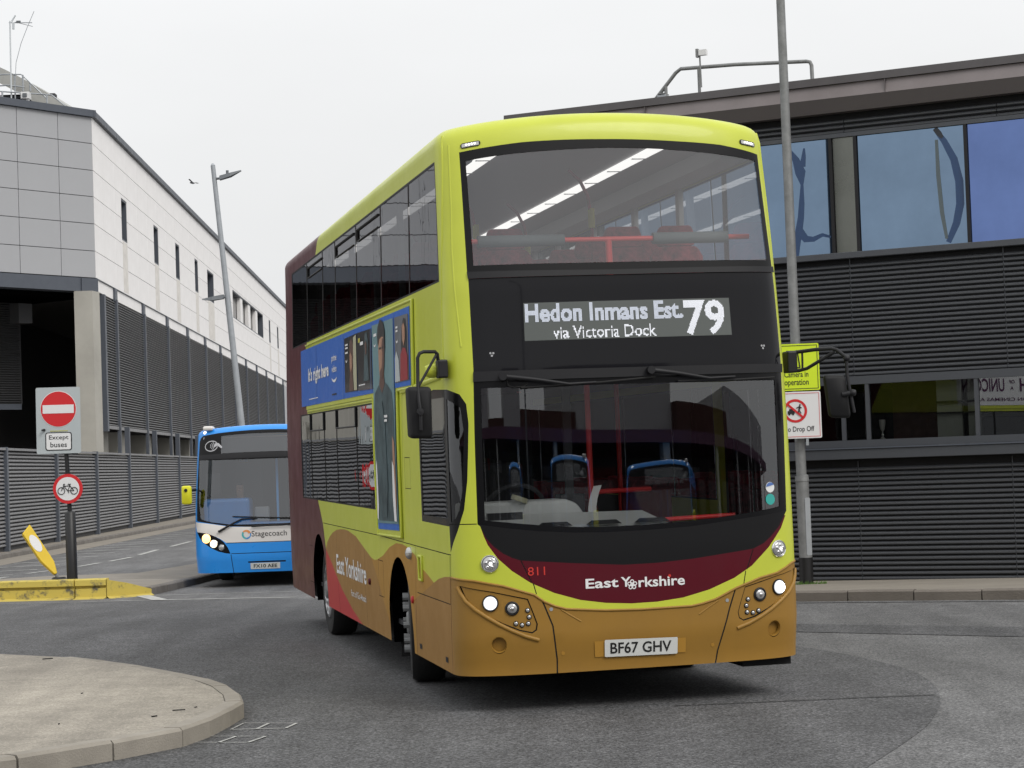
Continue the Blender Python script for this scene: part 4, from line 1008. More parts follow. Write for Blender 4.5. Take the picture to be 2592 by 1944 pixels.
# raised pieces on the front
for sg in (-1, 1):
    f = -sg if sg > 0 else 1
    rid = [(-1.319, .900), (-1.285, .855), (-1.242, .801), (-1.17, .743), (-1.092, .691), (-1.0, .634), (-.915, .588), (-.82, .545), (-.725, .513)]
    skin_tube(D, BUS, 'bumper_ridge', [(-sg * s * (1.0 if sg < 0 else 1.02), v) for s, v in rid] if sg > 0 else rid, [.012 + .010 * math.sin(pi * min(1, i / 14)) for i in range(len(rid) * 40)][:0] or .016, 'gold', -.004)
    c = sg * (1.058 if sg < 0 else 1.095)
    skin_disc(D, BUS, 'headlamp', c, .786, .048, 'lens_glow', .004, .04, dome=.012); skin_disc(D, BUS, 'headlamp_bulb', c + .004, .784, .036, 'head_on', .0165, .004, 20, dome=.002); skin_ring(D, BUS, 'headlamp_ring', c, .786, .047, .058, 'black_trim', -.006, .012)
    c2 = sg * (.906 if sg < 0 else .928)
    skin_disc(D, BUS, 'dipped_lamp', c2, .744, .036, 'lens', .0, .04, dome=.012); skin_ring(D, BUS, 'lamp_ring', c2, .744, .035, .050, 'black_trim', -.006, .012)
    skin_disc(D, BUS, 'lamp_bulb', c2, .744, .014, 'chrome', .014, .01, dome=.008)
    for s, v in ([(-.797, .726), (-.788, .679), (-.883, .637), (-.84, .625), (-.796, .633)] if sg < 0 else [(.83, .715), (.815, .67), (.819, .623), (.865, .616), (.911, .628)]):
        skin_disc(D, BUS, 'marker_lamp', s, v, .013, 'lens', .0, .02, 14, dome=.006); skin_ring(D, BUS, 'marker_ring', s, v, .013, .018, 'black_trim', -.006, .006, 14)
    c3 = sg * (1.05 if sg < 0 else 1.104)
    skin_disc(D, BUS, 'indicator_lamp', c3, 1.063, .054, 'lens', .004, .03, 28, dome=.016); skin_ring(D, BUS, 'indicator_ring', c3, 1.063, .053, .065, 'chrome', .0, .012)
    for k in range(5): skin_disc(D, BUS, 'indicator_bulb', c3 + .027 * cos(2 * pi * k / 5 + .3), 1.063 + .027 * sin(2 * pi * k / 5 + .3), .011, 'chrome', .018, .01, 12, dome=.005)
    skin_disc(D, BUS, 'indicator_bulb', c3 + .006, 1.063, .012, 'drl_on', .0195, .01, 12, dome=.005)
    # fog lamp well: a shallow cup with a dull floor
    cc = sg * (1.008 if sg < 0 else 1.04); skin_disc(D, BUS, 'fog_lamp_cover', cc, .489, .056, 'gold', -.035, .0, 24); skin_ring(D, BUS, 'fog_lamp_rim', cc, .489, .05, .060, 'gold', -.018, .016)
    # roof corner marker
    a, b = ((-1.137, -.985) if sg < 0 else (1.05, 1.205)); zc = 4.022
    decal(D, BUS, 'roof_marker_lamp', [(a, zc - .018)] + arc_pts(b - .018, zc, .018, -90, 90, 6) + arc_pts(a + .018, zc, .018, 90, 270, 6), 'black_trim', .006)
    decal(D, BUS, 'roof_marker_lens', [(a + .012, zc - .012), (b - .012, zc - .012), (b - .012, zc + .012), (a + .012, zc + .012)], 'lens', .010)
    for k in range(4): skin_disc(D, BUS, 'marker_bulb', a + (b - a) * (.3 + .14 * k), zc, .007, 'drl_on', .014, .006, 8)
for s, v in ((-.63, .726), (.666, .717), (-.555, .409), (.551, .404)): skin_disc(D, BUS, 'bolt', s, v, .013, 'galvanised' if v > .6 else 'gold_side', .003, .01, 12)
skin_tube(D, BUS, 'bumper_crease', [(-.56, .72), (-.50, .68), (-.42, .63)], .008, 'gold', -.004); skin_tube(D, BUS, 'bumper_crease', [(.60, .72), (.53, .68), (.45, .63)], .008, 'gold', -.004)
skin_tube(D, BUS, 'bumper_lip', bump_top, .009, 'gold', .0)
# number plate
decal(D, BUS, 'plate_holder', [(-.328, .482), (.346, .470), (.346, .365), (-.325, .370)], 'gold_side', .006)
plate = decal(D, BUS, 'number_plate', [(-.25, .489), (.278, .479), (.282, .472), (.282, .366), (.276, .360), (-.25, .367), (-.256, .373), (-.256, .483)], 'plate_white', .016)
skin_text(D, BUS, 'number_plate_text', 'BF67 GHV', -.215, .235, .388, .468, 'print_black', .0185, .015, slope=-.017)
# lettering on the mouth panel
skin_text(D, BUS, 'fleet_number', '811', -.785, -.663, .968, 1.028, 'print_red', .003, 0.)
skin_text(D, BUS, 'fleet_name', 'East', -.376, -.137, .856, .925, 'print_white', .003, .02); skin_text(D, BUS, 'fleet_name', 'Y', -.118, -.045, .856, .925, 'print_white', .003, .02)
skin_text(D, BUS, 'fleet_name', 'rkshire', .01, .353, .846, .918, 'print_white', .003, .02)
for k in range(5):
    a = 2 * pi * k / 5 + pi / 2; skin_ring(D, BUS, 'rose_petal', -.036 + .022 * cos(a), .868 + .022 * sin(a), .008, .015, 'print_white', .002, .002, 12)
skin_disc(D, BUS, 'rose_centre', -.036, .868, .009, 'print_white', .003, .002, 12); skin_disc(D, BUS, 'letter_dot', .2415, .917, .0105, 'print_red', .0045, .002, 14)
# destination display: lamps switched on in a dot grid
led0, led1, ledb, ledt = -.737, .818, 2.622, 2.892
decal(D, BUS, 'display_board', rect(led0, led1, ledb, ledt), 'led_board', .003)
def led(name, body, x0, x1, y0, y1, bold, pitch, m, fill=.74):
    V, F = fit_text(body, x0, x1, y0, y1, bold); tris = []
    for f in F:
        a, b, c = (V[i] for i in f[:3]); tris.append((a, b, c, min(a[0], b[0], c[0]), max(a[0], b[0], c[0]), min(a[1], b[1], c[1]), max(a[1], b[1], c[1])))
    on = set(); h = pitch * .5
    for (a, b, c, xa, xb, ya, yb) in tris:
        for i in range(int((xa - led0) / pitch), int((xb - led0) / pitch) + 1):
            for j in range(int((ya - ledb) / pitch), int((yb - ledb) / pitch) + 1):
                if (i, j) in on: continue
                px, py = led0 + (i + .5) * pitch, ledb + (j + .5) * pitch
                s1 = (b[0] - a[0]) * (py - a[1]) - (b[1] - a[1]) * (px - a[0]); s2 = (c[0] - b[0]) * (py - b[1]) - (c[1] - b[1]) * (px - b[0]); s3 = (a[0] - c[0]) * (py - c[1]) - (a[1] - c[1]) * (px - c[0])
                if (s1 >= 0) == (s2 >= 0) == (s3 >= 0) and (s1 >= 0) == (s3 >= 0): on.add((i, j))
    vs = []; fs = []; d = pitch * fill / 2
    for i, j in sorted(on):
        px, py = led0 + (i + .5) * pitch, ledb + (j + .5) * pitch; n = len(vs); vs += [(px - d, py - d), (px + d, py - d), (px + d, py + d), (px - d, py + d)]; fs.append((n, n + 1, n + 2, n + 3))
    for V2, F2 in words(vs, fs, pitch * 2.6): link(name, skin_mesh(D, name, V2, F2, m, .006), BUS)
led('display_text', 'Hedon Inmans Est.', -.73, .45, 2.750, 2.886, .035, .0082, 'led_dim', .82); led('display_text', 'via Victoria Dock', -.53, .238, 2.632, 2.718, .008, .0082, 'led_white', .85); led('display_number', '79', .458, .772, 2.628, 2.880, .022, .0076, 'led_white', .84)
for s, v in ((-.976, 2.538), (1.071, 2.532)):
    for k in range(3): skin_disc(D, BUS, 'camera_mark', s + .012 * cos(2 * pi * k / 3 + .5), v + .012 * sin(2 * pi * k / 3 + .5), .008, 'rim', .002, .002, 10)
# windscreen stickers
skin_disc(D, BUS, 'windscreen_sticker', 1.055, 1.509, .038, 'sign_white', .0, .002, 24); decal(D, BUS, 'windscreen_sticker', [(1.018, 1.512), (1.09, 1.527)] + arc_pts(1.055, 1.509, .036, 30, 170, 10), 'sticker_blue', .004); skin_disc(D, BUS, 'windscreen_sticker', 1.052, 1.422, .04, 'sticker_teal', .0, .002, 24)
# wipers, parked across the top of the screen
for (p0, p1, t0, t1) in (((-.905, 2.375), (-.44, 2.305), (-.78, 2.291), (.20, 2.335)), ((.165, 2.385), (.60, 2.312), (.37, 2.300), (1.13, 2.305))):
    w = MB().tube([D.pos(*p0, .05), D.pos((p0[0] + p1[0]) / 2, (p0[1] + p1[1]) / 2 + .004, .065), D.pos(*p1, .05), D.pos(p1[0] + .2, p1[1] + .006, .045)], [.02, .014, .011, .008], 8).build('wiper_arm', 'black_trim', BUS, smooth=50)
    MB().tube([D.pos(*t0, .03), D.pos((t0[0] + t1[0]) / 2, (t0[1] + t1[1]) / 2 - .008, .032), D.pos(*t1, .03)], .008, 6).build('wiper_blade', 'rubber', BUS)
    MB().tube([D.pos(*p0, .0), D.pos(*p0, .075)], .028, 14).build('wiper_spindle', 'black_trim', BUS, smooth=40)
skin_tube(D, BUS, 'washer_hose', [(-.88, 2.36), (-.87, 2.31), (-.83, 2.295), (-.76, 2.30), (-.73, 2.318)], .004, 'rubber', .03)
# A-pillar fold lines
skin_tube(D, BUS, 'pillar_ridge', [(-1.30, 4.13), (-1.31, 3.9), (-1.36, 3.4), (-1.40, 3.09), (-1.42, 2.9), (-1.40, 2.4)], .014, 'lime', -.008); skin_tube(D, BUS, 'pillar_ridge', [(-1.235, 4.05), (-1.24, 3.6), (-1.25, 3.3), (-1.24, 3.0), (-1.20, 2.6)], .009, 'lime', -.006)
skin_tube(D, BUS, 'pillar_ridge', [(1.30, 4.13), (1.31, 3.9), (1.36, 3.4), (1.40, 3.09), (1.41, 2.6)], .014, 'lime', -.008)
skin_tube(D, BUS, 'belt_rib', [(-1.50, 2.40), (-3.3, 2.345)], .02, 'lime', .0); skin_tube(D, BUS, 'belt_rib', [(-4.78, 2.325), (-9.8, 2.325)], .016, 'lime', -.004)
# hopper vents in the side windows
for s0, s1, va, vb in ((-5.70, -4.44, 3.79, 3.895), (-7.24, -5.96, 3.785, 3.89), (-9.62, -8.40, 3.78, 3.886)):
    h_ = MB()
    for a, b in (((s0, va), (s0, vb)), ((s0, vb), (s1, vb))): h_.tube([D.pos(*a, .004), D.pos(*b, .004)], .010, 6)
    h_.build('hopper_frame', 'rubber', BUS); MB().tube([D.pos(s0, va, .006), D.pos(s1, va, .006)], .006, 6).build('hopper_frame', 'black_trim', BUS)
for s0, s1 in ((-9.56, -8.40), (-7.38, -6.0)):
    for a, b in (((s0, 2.11), (s1, 2.11)), ((s0, 2.11), (s0, 2.29)), ((s1, 2.11), (s1, 2.29))): MB().tube([D.pos(*a, .004), D.pos(*b, .004)], .009, 6).build('hopper_frame', 'black_trim', BUS)
# side lamps, flaps and handle
skin_disc(D, BUS, 'side_repeater', -3.125, 1.065, .05, 'lens', .01, .03, 20, dome=.035); skin_disc(D, BUS, 'side_marker', -3.09, .70, .03, 'red_wedge', .01, .02, 14, dome=.01); skin_disc(D, BUS, 'side_marker', -5.43, .71, .03, 'maroon', .01, .02, 14, dome=.01)
decal(D, BUS, 'handle_recess', rect(-2.70, -2.60, .89, 1.05), 'tan', .002); skin_tube(D, BUS, 'door_handle', [(-2.72, 1.06), (-2.58, 1.06), (-2.58, .88), (-2.72, .88), (-2.72, 1.06)], .012, 'lime', .006)
for s in (-2.84, -1.70): decal(D, BUS, 'jacking_mark', rect(s - .05, s + .05, .335, .375), 'black_trim', .003)

# advertisement frame and panels on the driver's side
ad = [(-10.3, 3.012), (-2.80, 3.0), (-2.76, 2.382), (-3.55, 2.384), (-3.56, 1.228), (-4.70, 1.206), (-4.745, 2.38), (-10.24, 2.386)]
adf = [(-9.84, 3.052), (-2.70, 3.042), (-2.67, 2.362), (-3.46, 2.364), (-3.47, 1.178), (-4.75, 1.16), (-4.79, 2.345), (-9.84, 2.345)]
AF = decal(D, BUS, 'advert_frame', adf, 'lime', .012)
def adp(name, poly, m, off): return decal(D, AF, name, poly, m, off, step=.4)
adp('advert_panel', ad, 'ad_blue', .016)
skin_text(D, AF, 'advert_text', "It's right here", -9.56, -7.80, 2.60, 2.79, 'print_white', .020, .03); skin_text(D, AF, 'advert_text', 'prime', -7.56, -7.18, 2.755, 2.84, 'print_white', .020, .01); skin_text(D, AF, 'advert_text', 'video', -7.55, -7.18, 2.665, 2.735, 'print_white', .020, .01)
adp('advert_mark', arc_pts(-7.36, 2.625, .2, 200, 340, 10, .06) + arc_pts(-7.36, 2.625, .19, 340, 200, 10, .035), 'print_white', .020); adp('advert_small_print', rect(-9.5, -8.7, 2.447, 2.456), 'print_white', .020); adp('advert_small_print', rect(-7.55, -7.2, 2.44, 2.455), 'print_black', .020)
adp('poster', [(-6.6, 2.95), (-5.76, 2.955), (-5.71, 2.43), (-6.56, 2.438)], 'ad_dark', .020); adp('poster', [(-5.735, 2.955), (-4.83, 2.945), (-4.765, 2.415), (-5.68, 2.429)], 'ad_dark', .020)
adp('poster_figure', [(-6.2, 2.90), (-6.05, 2.93), (-5.97, 2.86), (-5.96, 2.75), (-6.0, 2.6), (-5.95, 2.44), (-6.25, 2.44), (-6.2, 2.6), (-6.24, 2.75)], 'ad_skin_dark', .023); adp('poster_light', [(-5.96, 2.93), (-5.77, 2.945), (-5.73, 2.44), (-5.92, 2.44), (-5.97, 2.6)], 'ad_cream', .0225)
adp('poster_figure', [(-6.18, 2.78), (-6.10, 2.80), (-6.03, 2.76), (-6.02, 2.66), (-6.09, 2.61), (-6.16, 2.66)], 'ad_skin', .026)
for v in (2.875, 2.845, 2.80): adp('poster_text', rect(-6.5, -6.32, v, v + .016), 'print_white', .0235)
adp('poster_mark', arc_pts(-6.42, 2.745, .06, 190, 350, 8, .03) + arc_pts(-6.42, 2.745, .05, 350, 190, 8, .015), 'print_white', .0235)
adp('poster_figure', [(-5.2, 2.92), (-5.08, 2.93), (-5.0, 2.85), (-5.02, 2.7), (-4.95, 2.5), (-5.3, 2.5), (-5.24, 2.7)], 'ad_shirt', .023); adp('poster_figure', [(-5.19, 2.83), (-5.12, 2.86), (-5.07, 2.82), (-5.08, 2.74), (-5.16, 2.73)], 'ad_skin_dark', .026); adp('poster_text', rect(-5.62, -5.5, 2.86, 2.90), 'pole_yellow', .0235); adp('poster_text', rect(-5.5, -5.3, 2.83, 2.86), 'print_white', .0235); adp('poster_text', rect(-5.6, -5.2, 2.468, 2.478), 'print_white', .0235)
adp('poster', [(-4.79, 2.965), (-3.6, 2.958), (-3.56, 2.385), (-3.55, 1.282), (-4.69, 1.26), (-4.725, 2.38)], 'ad_teal', .020)
# tall portrait poster: head, hair, jacket
adp('poster_figure', [(-4.62, 2.37), (-4.45, 2.42), (-4.28, 2.46), (-4.1, 2.46), (-3.9, 2.42), (-3.7, 2.36), (-3.62, 2.2), (-3.60, 1.9), (-3.72, 1.30), (-4.55, 1.285), (-4.58, 1.6), (-4.66, 1.9), (-4.67, 2.2)], 'ad_shirt', .023)
adp('poster_figure', [(-4.32, 2.52), (-4.36, 2.62), (-4.38, 2.72), (-4.36, 2.82), (-4.25, 2.87), (-4.1, 2.86), (-4.04, 2.76), (-4.05, 2.62), (-4.1, 2.52), (-4.2, 2.47)], 'ad_skin', .025); adp('poster_hair', [(-4.395, 2.76), (-4.43, 2.86), (-4.40, 2.93), (-4.32, 2.965), (-4.27, 2.992), (-4.2, 2.975), (-4.10, 2.955), (-4.02, 2.88), (-4.01, 2.70), (-4.06, 2.76), (-4.09, 2.83), (-4.2, 2.84), (-4.33, 2.82), (-4.36, 2.78)], 'ad_hair', .027)
adp('poster_eyes', rect(-4.33, -4.22, 2.735, 2.752), 'ad_hair', .027); adp('poster_eyes', rect(-4.17, -4.09, 2.735, 2.752), 'ad_hair', .027); adp('poster_shade', [(-4.16, 2.82), (-4.06, 2.82), (-4.04, 2.74), (-4.06, 2.58), (-4.12, 2.52), (-4.19, 2.50), (-4.17, 2.62), (-4.15, 2.70), (-4.19, 2.75)], 'ad_skin_dark', .0262); adp('poster_beard', [(-4.30, 2.545), (-4.2, 2.575), (-4.11, 2.545), (-4.13, 2.50), (-4.2, 2.475), (-4.28, 2.50)], 'ad_skin_dark', .027)
adp('poster_hand', [(-4.64, 1.75), (-4.58, 1.80), (-4.56, 1.4), (-4.60, 1.29), (-4.66, 1.30)], 'print_white', .0255); adp('poster_hand', [(-3.70, 2.0), (-3.60, 1.95), (-3.58, 1.5), (-3.62, 1.32), (-3.70, 1.5)], 'ad_skin', .0255); adp('poster_edge', [(-3.74, 1.8), (-3.66, 1.75), (-3.60, 1.30), (-3.72, 1.30), (-3.76, 1.5)], 'print_white', .0265)
adp('poster_shade', [(-4.42, 2.2), (-4.2, 2.3), (-4.05, 2.1), (-4.0, 1.6), (-4.1, 1.32), (-4.3, 1.32), (-4.4, 1.7)], 'ad_shirt', .0275); adp('poster_figure', [(-4.30, 2.52), (-4.1, 2.52), (-4.05, 2.44), (-4.2, 2.36), (-4.36, 2.44)], 'ad_skin_dark', .0245)
adp('poster_text', rect(-4.07, -3.9, 2.155, 2.175), 'print_white', .030); adp('poster_text', rect(-4.07, -3.92, 2.12, 2.14), 'print_white', .030); adp('poster_text', rect(-4.66, -4.5, 2.86, 2.885), 'print_white', .0235); adp('poster_mark', arc_pts(-4.59, 2.80, .06, 190, 350, 8, .03) + arc_pts(-4.59, 2.80, .05, 350, 190, 8, .015), 'print_white', .0235)
adp('poster', [(-3.53, 2.955), (-2.855, 2.945), (-2.81, 2.424), (-3.51, 2.424)], 'ad_grey', .020)
adp('poster_hair', [(-3.18, 2.70), (-3.15, 2.85), (-3.06, 2.925), (-2.96, 2.91), (-2.9, 2.8), (-2.9, 2.65), (-2.95, 2.6), (-3.14, 2.6)], 'ad_hair', .0225); adp('poster_figure', [(-3.2, 2.64), (-3.08, 2.69), (-2.96, 2.68), (-2.86, 2.62), (-2.85, 2.43), (-3.22, 2.43)], 'ad_red', .0245); adp('poster_figure', [(-3.11, 2.86), (-3.03, 2.885), (-2.97, 2.85), (-2.96, 2.76), (-3.02, 2.70), (-3.09, 2.75)], 'ad_skin', .0265); adp('poster_shade', [(-3.5, 2.43), (-3.5, 2.62), (-3.42, 2.68), (-3.3, 2.6), (-3.25, 2.43)], 'sign_grey', .0225)
for v in (2.86, 2.83): adp('poster_text', rect(-3.44, -3.34, v, v + .016), 'print_white', .0235)
adp('poster_mark', arc_pts(-3.38, 2.77, .05, 190, 350, 8, .03) + arc_pts(-3.38, 2.77, .04, 350, 190, 8, .015), 'print_white', .0235)
for s in (-8.85, -6.68, -4.81, -3.575): adp('advert_joint', rect(s - .008, s + .008, 2.385, 3.0), 'sticker_blue', .0285)
skin_tube(D, AF, 'frame_bead', [(-9.84, 3.05), (-2.69, 3.04), (-2.66, 2.36), (-3.45, 2.362), (-3.46, 1.175), (-4.76, 1.157), (-4.80, 2.343)], .012, 'lime', .012)
# fleet name on the driver's side
skin_text(D, BUS, 'fleet_name', 'East Yorkshire', -7.74, -5.66, .665, .855, 'print_white', .003, .02); skin_text(D, BUS, 'operator_text', 'Part of Go-Ahead', -6.73, -5.74, .50, .562, 'print_white', .003, .005)
# advertisement on the kerb side (seen mirrored in the strip window)
AK = decal(D, BUS, 'advert_frame', rect(3.0, 8.25, 2.345, 3.05), 'lime', .012)
decal(D, AK, 'advert_panel', rect(3.1, 8.15, 2.40, 3.0), 'sign_white', .016, step=.5)
skin_text(D, AK, 'advert_text', 'DEATH', 5.95, 6.85, 2.63, 2.86, 'purple_ink', .020, .02); skin_text(D, AK, 'advert_text', 'OF', 6.95, 7.07, 2.77, 2.83, 'purple_ink', .020, .02); skin_text(D, AK, 'advert_text', 'A', 6.98, 7.05, 2.66, 2.72, 'purple_ink', .020, .02)
skin_text(D, AK, 'advert_text', 'UNICORN', 7.17, 8.05, 2.63, 2.86, 'purple_ink', .020, .02); skin_text(D, AK, 'advert_text', 'IN LONDON CINEMAS APRIL', 6.1, 7.95, 2.47, 2.53, 'purple_ink', .020, .01)

# inside of the bus
def inner(name, a, b, m, bevel=0.): return MB().box(a, b).build(name, m, BUS, bevel=bevel)
inner('chassis', (-1.1, .9, .2), (1.1, 10.7, .40), 'chassis'); 
for wy in (D.plan(fa)[1], D.plan(ra)[1]):
    for sx in (-1, 1):
        MB().box((sx * .80 - .01, wy - .66, .25), (sx * .80 + .01, wy + .66, 1.06)).box((sx * 1.02 - .22, wy - .68, .25), (sx * 1.02 + .22, wy - .66, 1.06)).box((sx * 1.02 - .22, wy + .66, .25), (sx * 1.02 + .22, wy + .68, 1.06)).box((sx * 1.02 - .22, wy - .66, 1.04), (sx * 1.02 + .22, wy + .66, 1.06)).build('wheel_well', 'void', BUS)
inner('lower_floor', (-1.2, .5, .41), (1.2, 10.9, .45), 'interior_dark'); inner('upper_floor', (-1.2, .42, 2.36), (1.2, 10.9, 2.598), 'interior_dark'); inner('front_bulkhead', (-1.12, .36, 2.44), (1.12, .42, 3.08), 'interior_dark')
inner('upper_ceiling', (-1.14, .5, 4.10), (1.14, 10.9, 4.13), 'interior_grey'); inner('cove_panel', (-1.19, .6, 3.97), (-.95, 10.9, 4.095), 'interior_grey'); inner('cove_panel', (.95, .6, 3.97), (1.19, 10.9, 4.095), 'interior_grey')
for sx in (-1, 1):
    inner('upper_lining', (sx * 1.215 - .01, .6, 2.445), (sx * 1.215 + .01, 10.9, 3.08), 'interior_grey'); inner('lower_lining', (sx * 1.225 - .01, 4.6, .45), (sx * 1.225 + .01, 7.3, 1.36), 'interior_dark')
    for y in (2.5, 3.9, 5.4, 6.9, 8.0, 9.4): inner('window_pillar', (sx * 1.19 - .02, y - .05, 3.08), (sx * 1.19 + .02, y + .05, 3.97), 'interior_grey')
    st = inner('strip_light', (sx * .62 - .05 - .1, .75, 4.075), (sx * .62 + .05 - .1, 10.6, 4.097), 'strip_light')
    for y in [1.3 + .75 * i for i in range(13)]: MB().box((sx * .62 - .16, y, 4.070), (sx * .62 - .04, y + .025, 4.076)).build('light_clip', 'interior_grey', BUS)
inner('rear_wall', (-1.2, 10.85, .45), (1.2, 10.9, 4.1), 'interior_grey')
def grab(name, pts, r, m): return MB().tube(pts, r, 10).build(name, m, BUS, smooth=50)
grab('front_rail', [(-1.12, .62, 3.385), (1.15, .62, 3.385)], .02, 'rail_red'); grab('front_rail_post', [(.06, .62, 2.44), (.06, .62, 3.38)], .026, 'rail_red')
grab('rail_padding', [(-.93, .62, 3.385), (-.28, .62, 3.385)], .044, 'pad_grey'); grab('rail_padding', [(.40, .62, 3.385), (.98, .62, 3.385)], .044, 'pad_grey')
for x, y in ((-.42, 3.2), (-.32, 4.6), (.32, 2.1), (.30, 4.4), (-.3, 6.5), (.3, 7)):
    grab('grab_pole', [(x, y, 3.0), (x, y, 3.7), (x - .03, y - .02, 3.88), (x - .10, y - .06, 4.0), (x - .2, y - .1, 4.08)], .014, 'seat_red'); grab('pole_grip', [(x, y, 3.62), (x, y, 3.78)], .028, 'pole_yellow')
def seat_unit(x, y, z, m='seat_red', h=.68):
    e = bpy.data.objects.new('seat', None); COL.objects.link(e); e.parent = BUS; e.location = (x, y, z); e.empty_display_size = .1
    MB().box((-.215, -.02, .38), (.215, .42, .48)).build('cushion', m, e, bevel=.03)
    MB().prism([(-.215, .46), (.215, .46), (.215, .78), (.17, .86), (-.17, .86), (-.215, .78)], .40, .50).build('backrest', m, e, bevel=.03)
    MB().prism([(-.15, .865), (.15, .865), (.165, .93), (.13, 1.03), (-.13, 1.03), (-.165, .93)], .42, .50).build('headrest', m, e, bevel=.025)
    MB().box((-.05, .1, 0), (.05, .3, .378)).build('pedestal', 'interior_dark', e)
for r_ in range(9):
    for x in (-.92, -.48, .48, .92): seat_unit(x, 1.3 + .95 * r_, 2.56)
for r_ in range(4):
    for x in (-.92, -.48, .48, .92): seat_unit(x, 5.0 + .9 * r_, .452)
# driver's cab and saloon front
dash = MB().add([(-1.10, .34, 1.30), (.32, .26, 1.285), (.42, .34, 1.24), (-1.10, .62, 1.385), (.22, .58, 1.37), (.40, .60, 1.27), (-1.12, .62, .6), (.42, .62, .6), (-1.12, .36, .6), (.42, .3, .6)], [(0, 1, 4, 3), (1, 2, 5, 4), (3, 4, 5, 7, 6), (0, 3, 6, 8), (0, 8, 9, 2, 1), (2, 9, 7, 5)]); dash.build('dashboard', 'dash_grey', BUS)
binn = MB().prism([(-1.11, 1.0), (-.20, 1.0), (-.20, 1.36), (-.26, 1.445), (-.34, 1.475), (-1.11, 1.475)], .63, 1.0); binn.build('instrument_binnacle', 'dash_grey', BUS, bevel=.03)
MB().box((-.96, .50, 1.3), (-.7, .55, 1.40)).build('demister_vent', 'interior_dark', BUS)
for x in (-.90, -.52, -.16, .20):
    MB().prism([(x - .13, 1.295), (x + .13, 1.295), (x + .09, 1.325), (x - .09, 1.325)], .22 + .06 * abs(x), .25 + .06 * abs(x)).build('demister_vent', 'interior_dark', BUS)
MB().lathe([(.02, 0), (.062, 0), (.062, .035), (.03, .035), (.02, 0)], 20, Matrix.Translation((-.70, .62, 1.475)) @ Matrix.Rotation(radians(-70), 4, 'Y')).build('tape_roll', 'ad_cream', BUS, smooth=40)
sw = MB(); cc = Vector((-.66, .98, 1.40)); 
ring = [cc + Matrix.Rotation(radians(-55), 3, 'X') @ Vector((.23 * cos(t), .23 * sin(t), 0)) for t in [2 * pi * k / 24 for k in range(25)]]
sw.tube(ring, .017, 8).tube([ring[0], ring[12]], .014, 6).tube([cc, cc + Vector((0, -.25, -.35))], .03, 8); sw.build('steering_wheel', 'interior_dark', BUS, smooth=60)
e = MB().box((-.92, 1.75, .9), (-.40, 1.88, 1.75)).box((-.92, 1.3, .85), (-.40, 1.8, .98)).build('driver_seat', 'interior_dark', BUS, bevel=.05)
inner('cab_partition', (-1.2, 2.1, .45), (-.25, 2.14, 2.3), 'room_dark'); inner('cab_door', (-.25, .9, .45), (-.22, 2.1, 1.4), 'interior_dark'); inner('cab_screen_frame', (-.26, .95, 1.4), (-.20, .99, 2.3), 'interior_dark')
MB().add([(-.30 + .0 * k, .55 + .0 * k, 0) for k in range(0)], []) if False else None
card = MB(); cpts = [(-.185 + .02 * t + .05 * t * t, .60 + .08 * t, 1.36 + .20 * t) for t in (0, .25, .5, .75, 1)]
card.add([(x, y, z) for x, y, z in cpts] + [(x + .07, y + .03, z + .006) for x, y, z in cpts], [(i, i + 1, 6 + i, 5 + i) for i in range(4)]); card.build('ticket_strip', 'print_white', BUS)
grab('saloon_pole', [(.02, 1.3, .45), (.02, 1.3, 2.36)], .022, 'rail_red'); grab('saloon_rail', [(.02, 1.3, 1.50), (.55, 1.5, 1.50)], .02, 'rail_red'); grab('saloon_pole', [(.55, 2.4, .45), (.55, 2.4, 2.36)], .02, 'rail_red'); grab('saloon_rail', [(.3, .7, 1.285), (.95, .62, 1.30)], .018, 'rail_red'); grab('saloon_pole', [(-.1, 3.2, .45), (-.1, 3.2, 2.36)], .02, 'rail_red')
inner('luggage_pen', (.35, 1.6, .45), (.75, 1.64, 1.5), 'maroon'); inner('ticket_machine', (-.30, .95, 1.25), (-.12, 1.15, 1.5), 'interior_dark')
inner('saloon_light', (-.4, 1.2, 2.34), (.4, 4.5, 2.358), 'interior_dark')
# front fog wells' backing, step and mud flap
inner('bumper_backing', (-1.1, .33, .30), (1.1, .38, .95), 'chassis'); inner('entrance_step', (.85, .28, .205), (1.22, .8, .27), 'chassis')
inner('mud_flap', (-1.18, 3.36, .12), (-.85, 3.38, .45), 'rubber')
# mirrors
ML = bpy.data.objects.new('mirror', None); COL.objects.link(ML); ML.parent = BUS
def rounded_plate(pts, depth_vec, name, m, parent, r=.02):
    """a mirror head: outline of four corners swept back into a rounded shell."""
    P = [Vector(p) for p in pts]; c = sum(P, Vector()) / 4; d = Vector(depth_vec); rings = []
    for k, f in ((0., .86), (.12, .97), (.3, 1.0), (.7, .97), (1.0, .80)):
        ring = []
        for i in range(4):
            a, b, q = P[i - 1], P[i], P[(i + 1) % 4]
            e1 = (a - b).normalized(); e2 = (q - b).normalized()
            for t in range(5):
                w = t / 4; ring.append(c + ((b + e1 * r * 1.6 * (1 - w) ** 2 + e2 * r * 1.6 * w ** 2) - c) * f + d * k)
        rings.append(ring)
    n = 20; vs = [p for rg in rings for p in rg]
    fs = [(i * n + k, i * n + (k + 1) % n, (i + 1) * n + (k + 1) % n, (i + 1) * n + k) for i in range(4) for k in range(n)] + [tuple(range(n)), tuple(4 * n + k for k in range(n))[::-1]]
    return MB().add(vs, fs).build(name, m, parent, smooth=45)
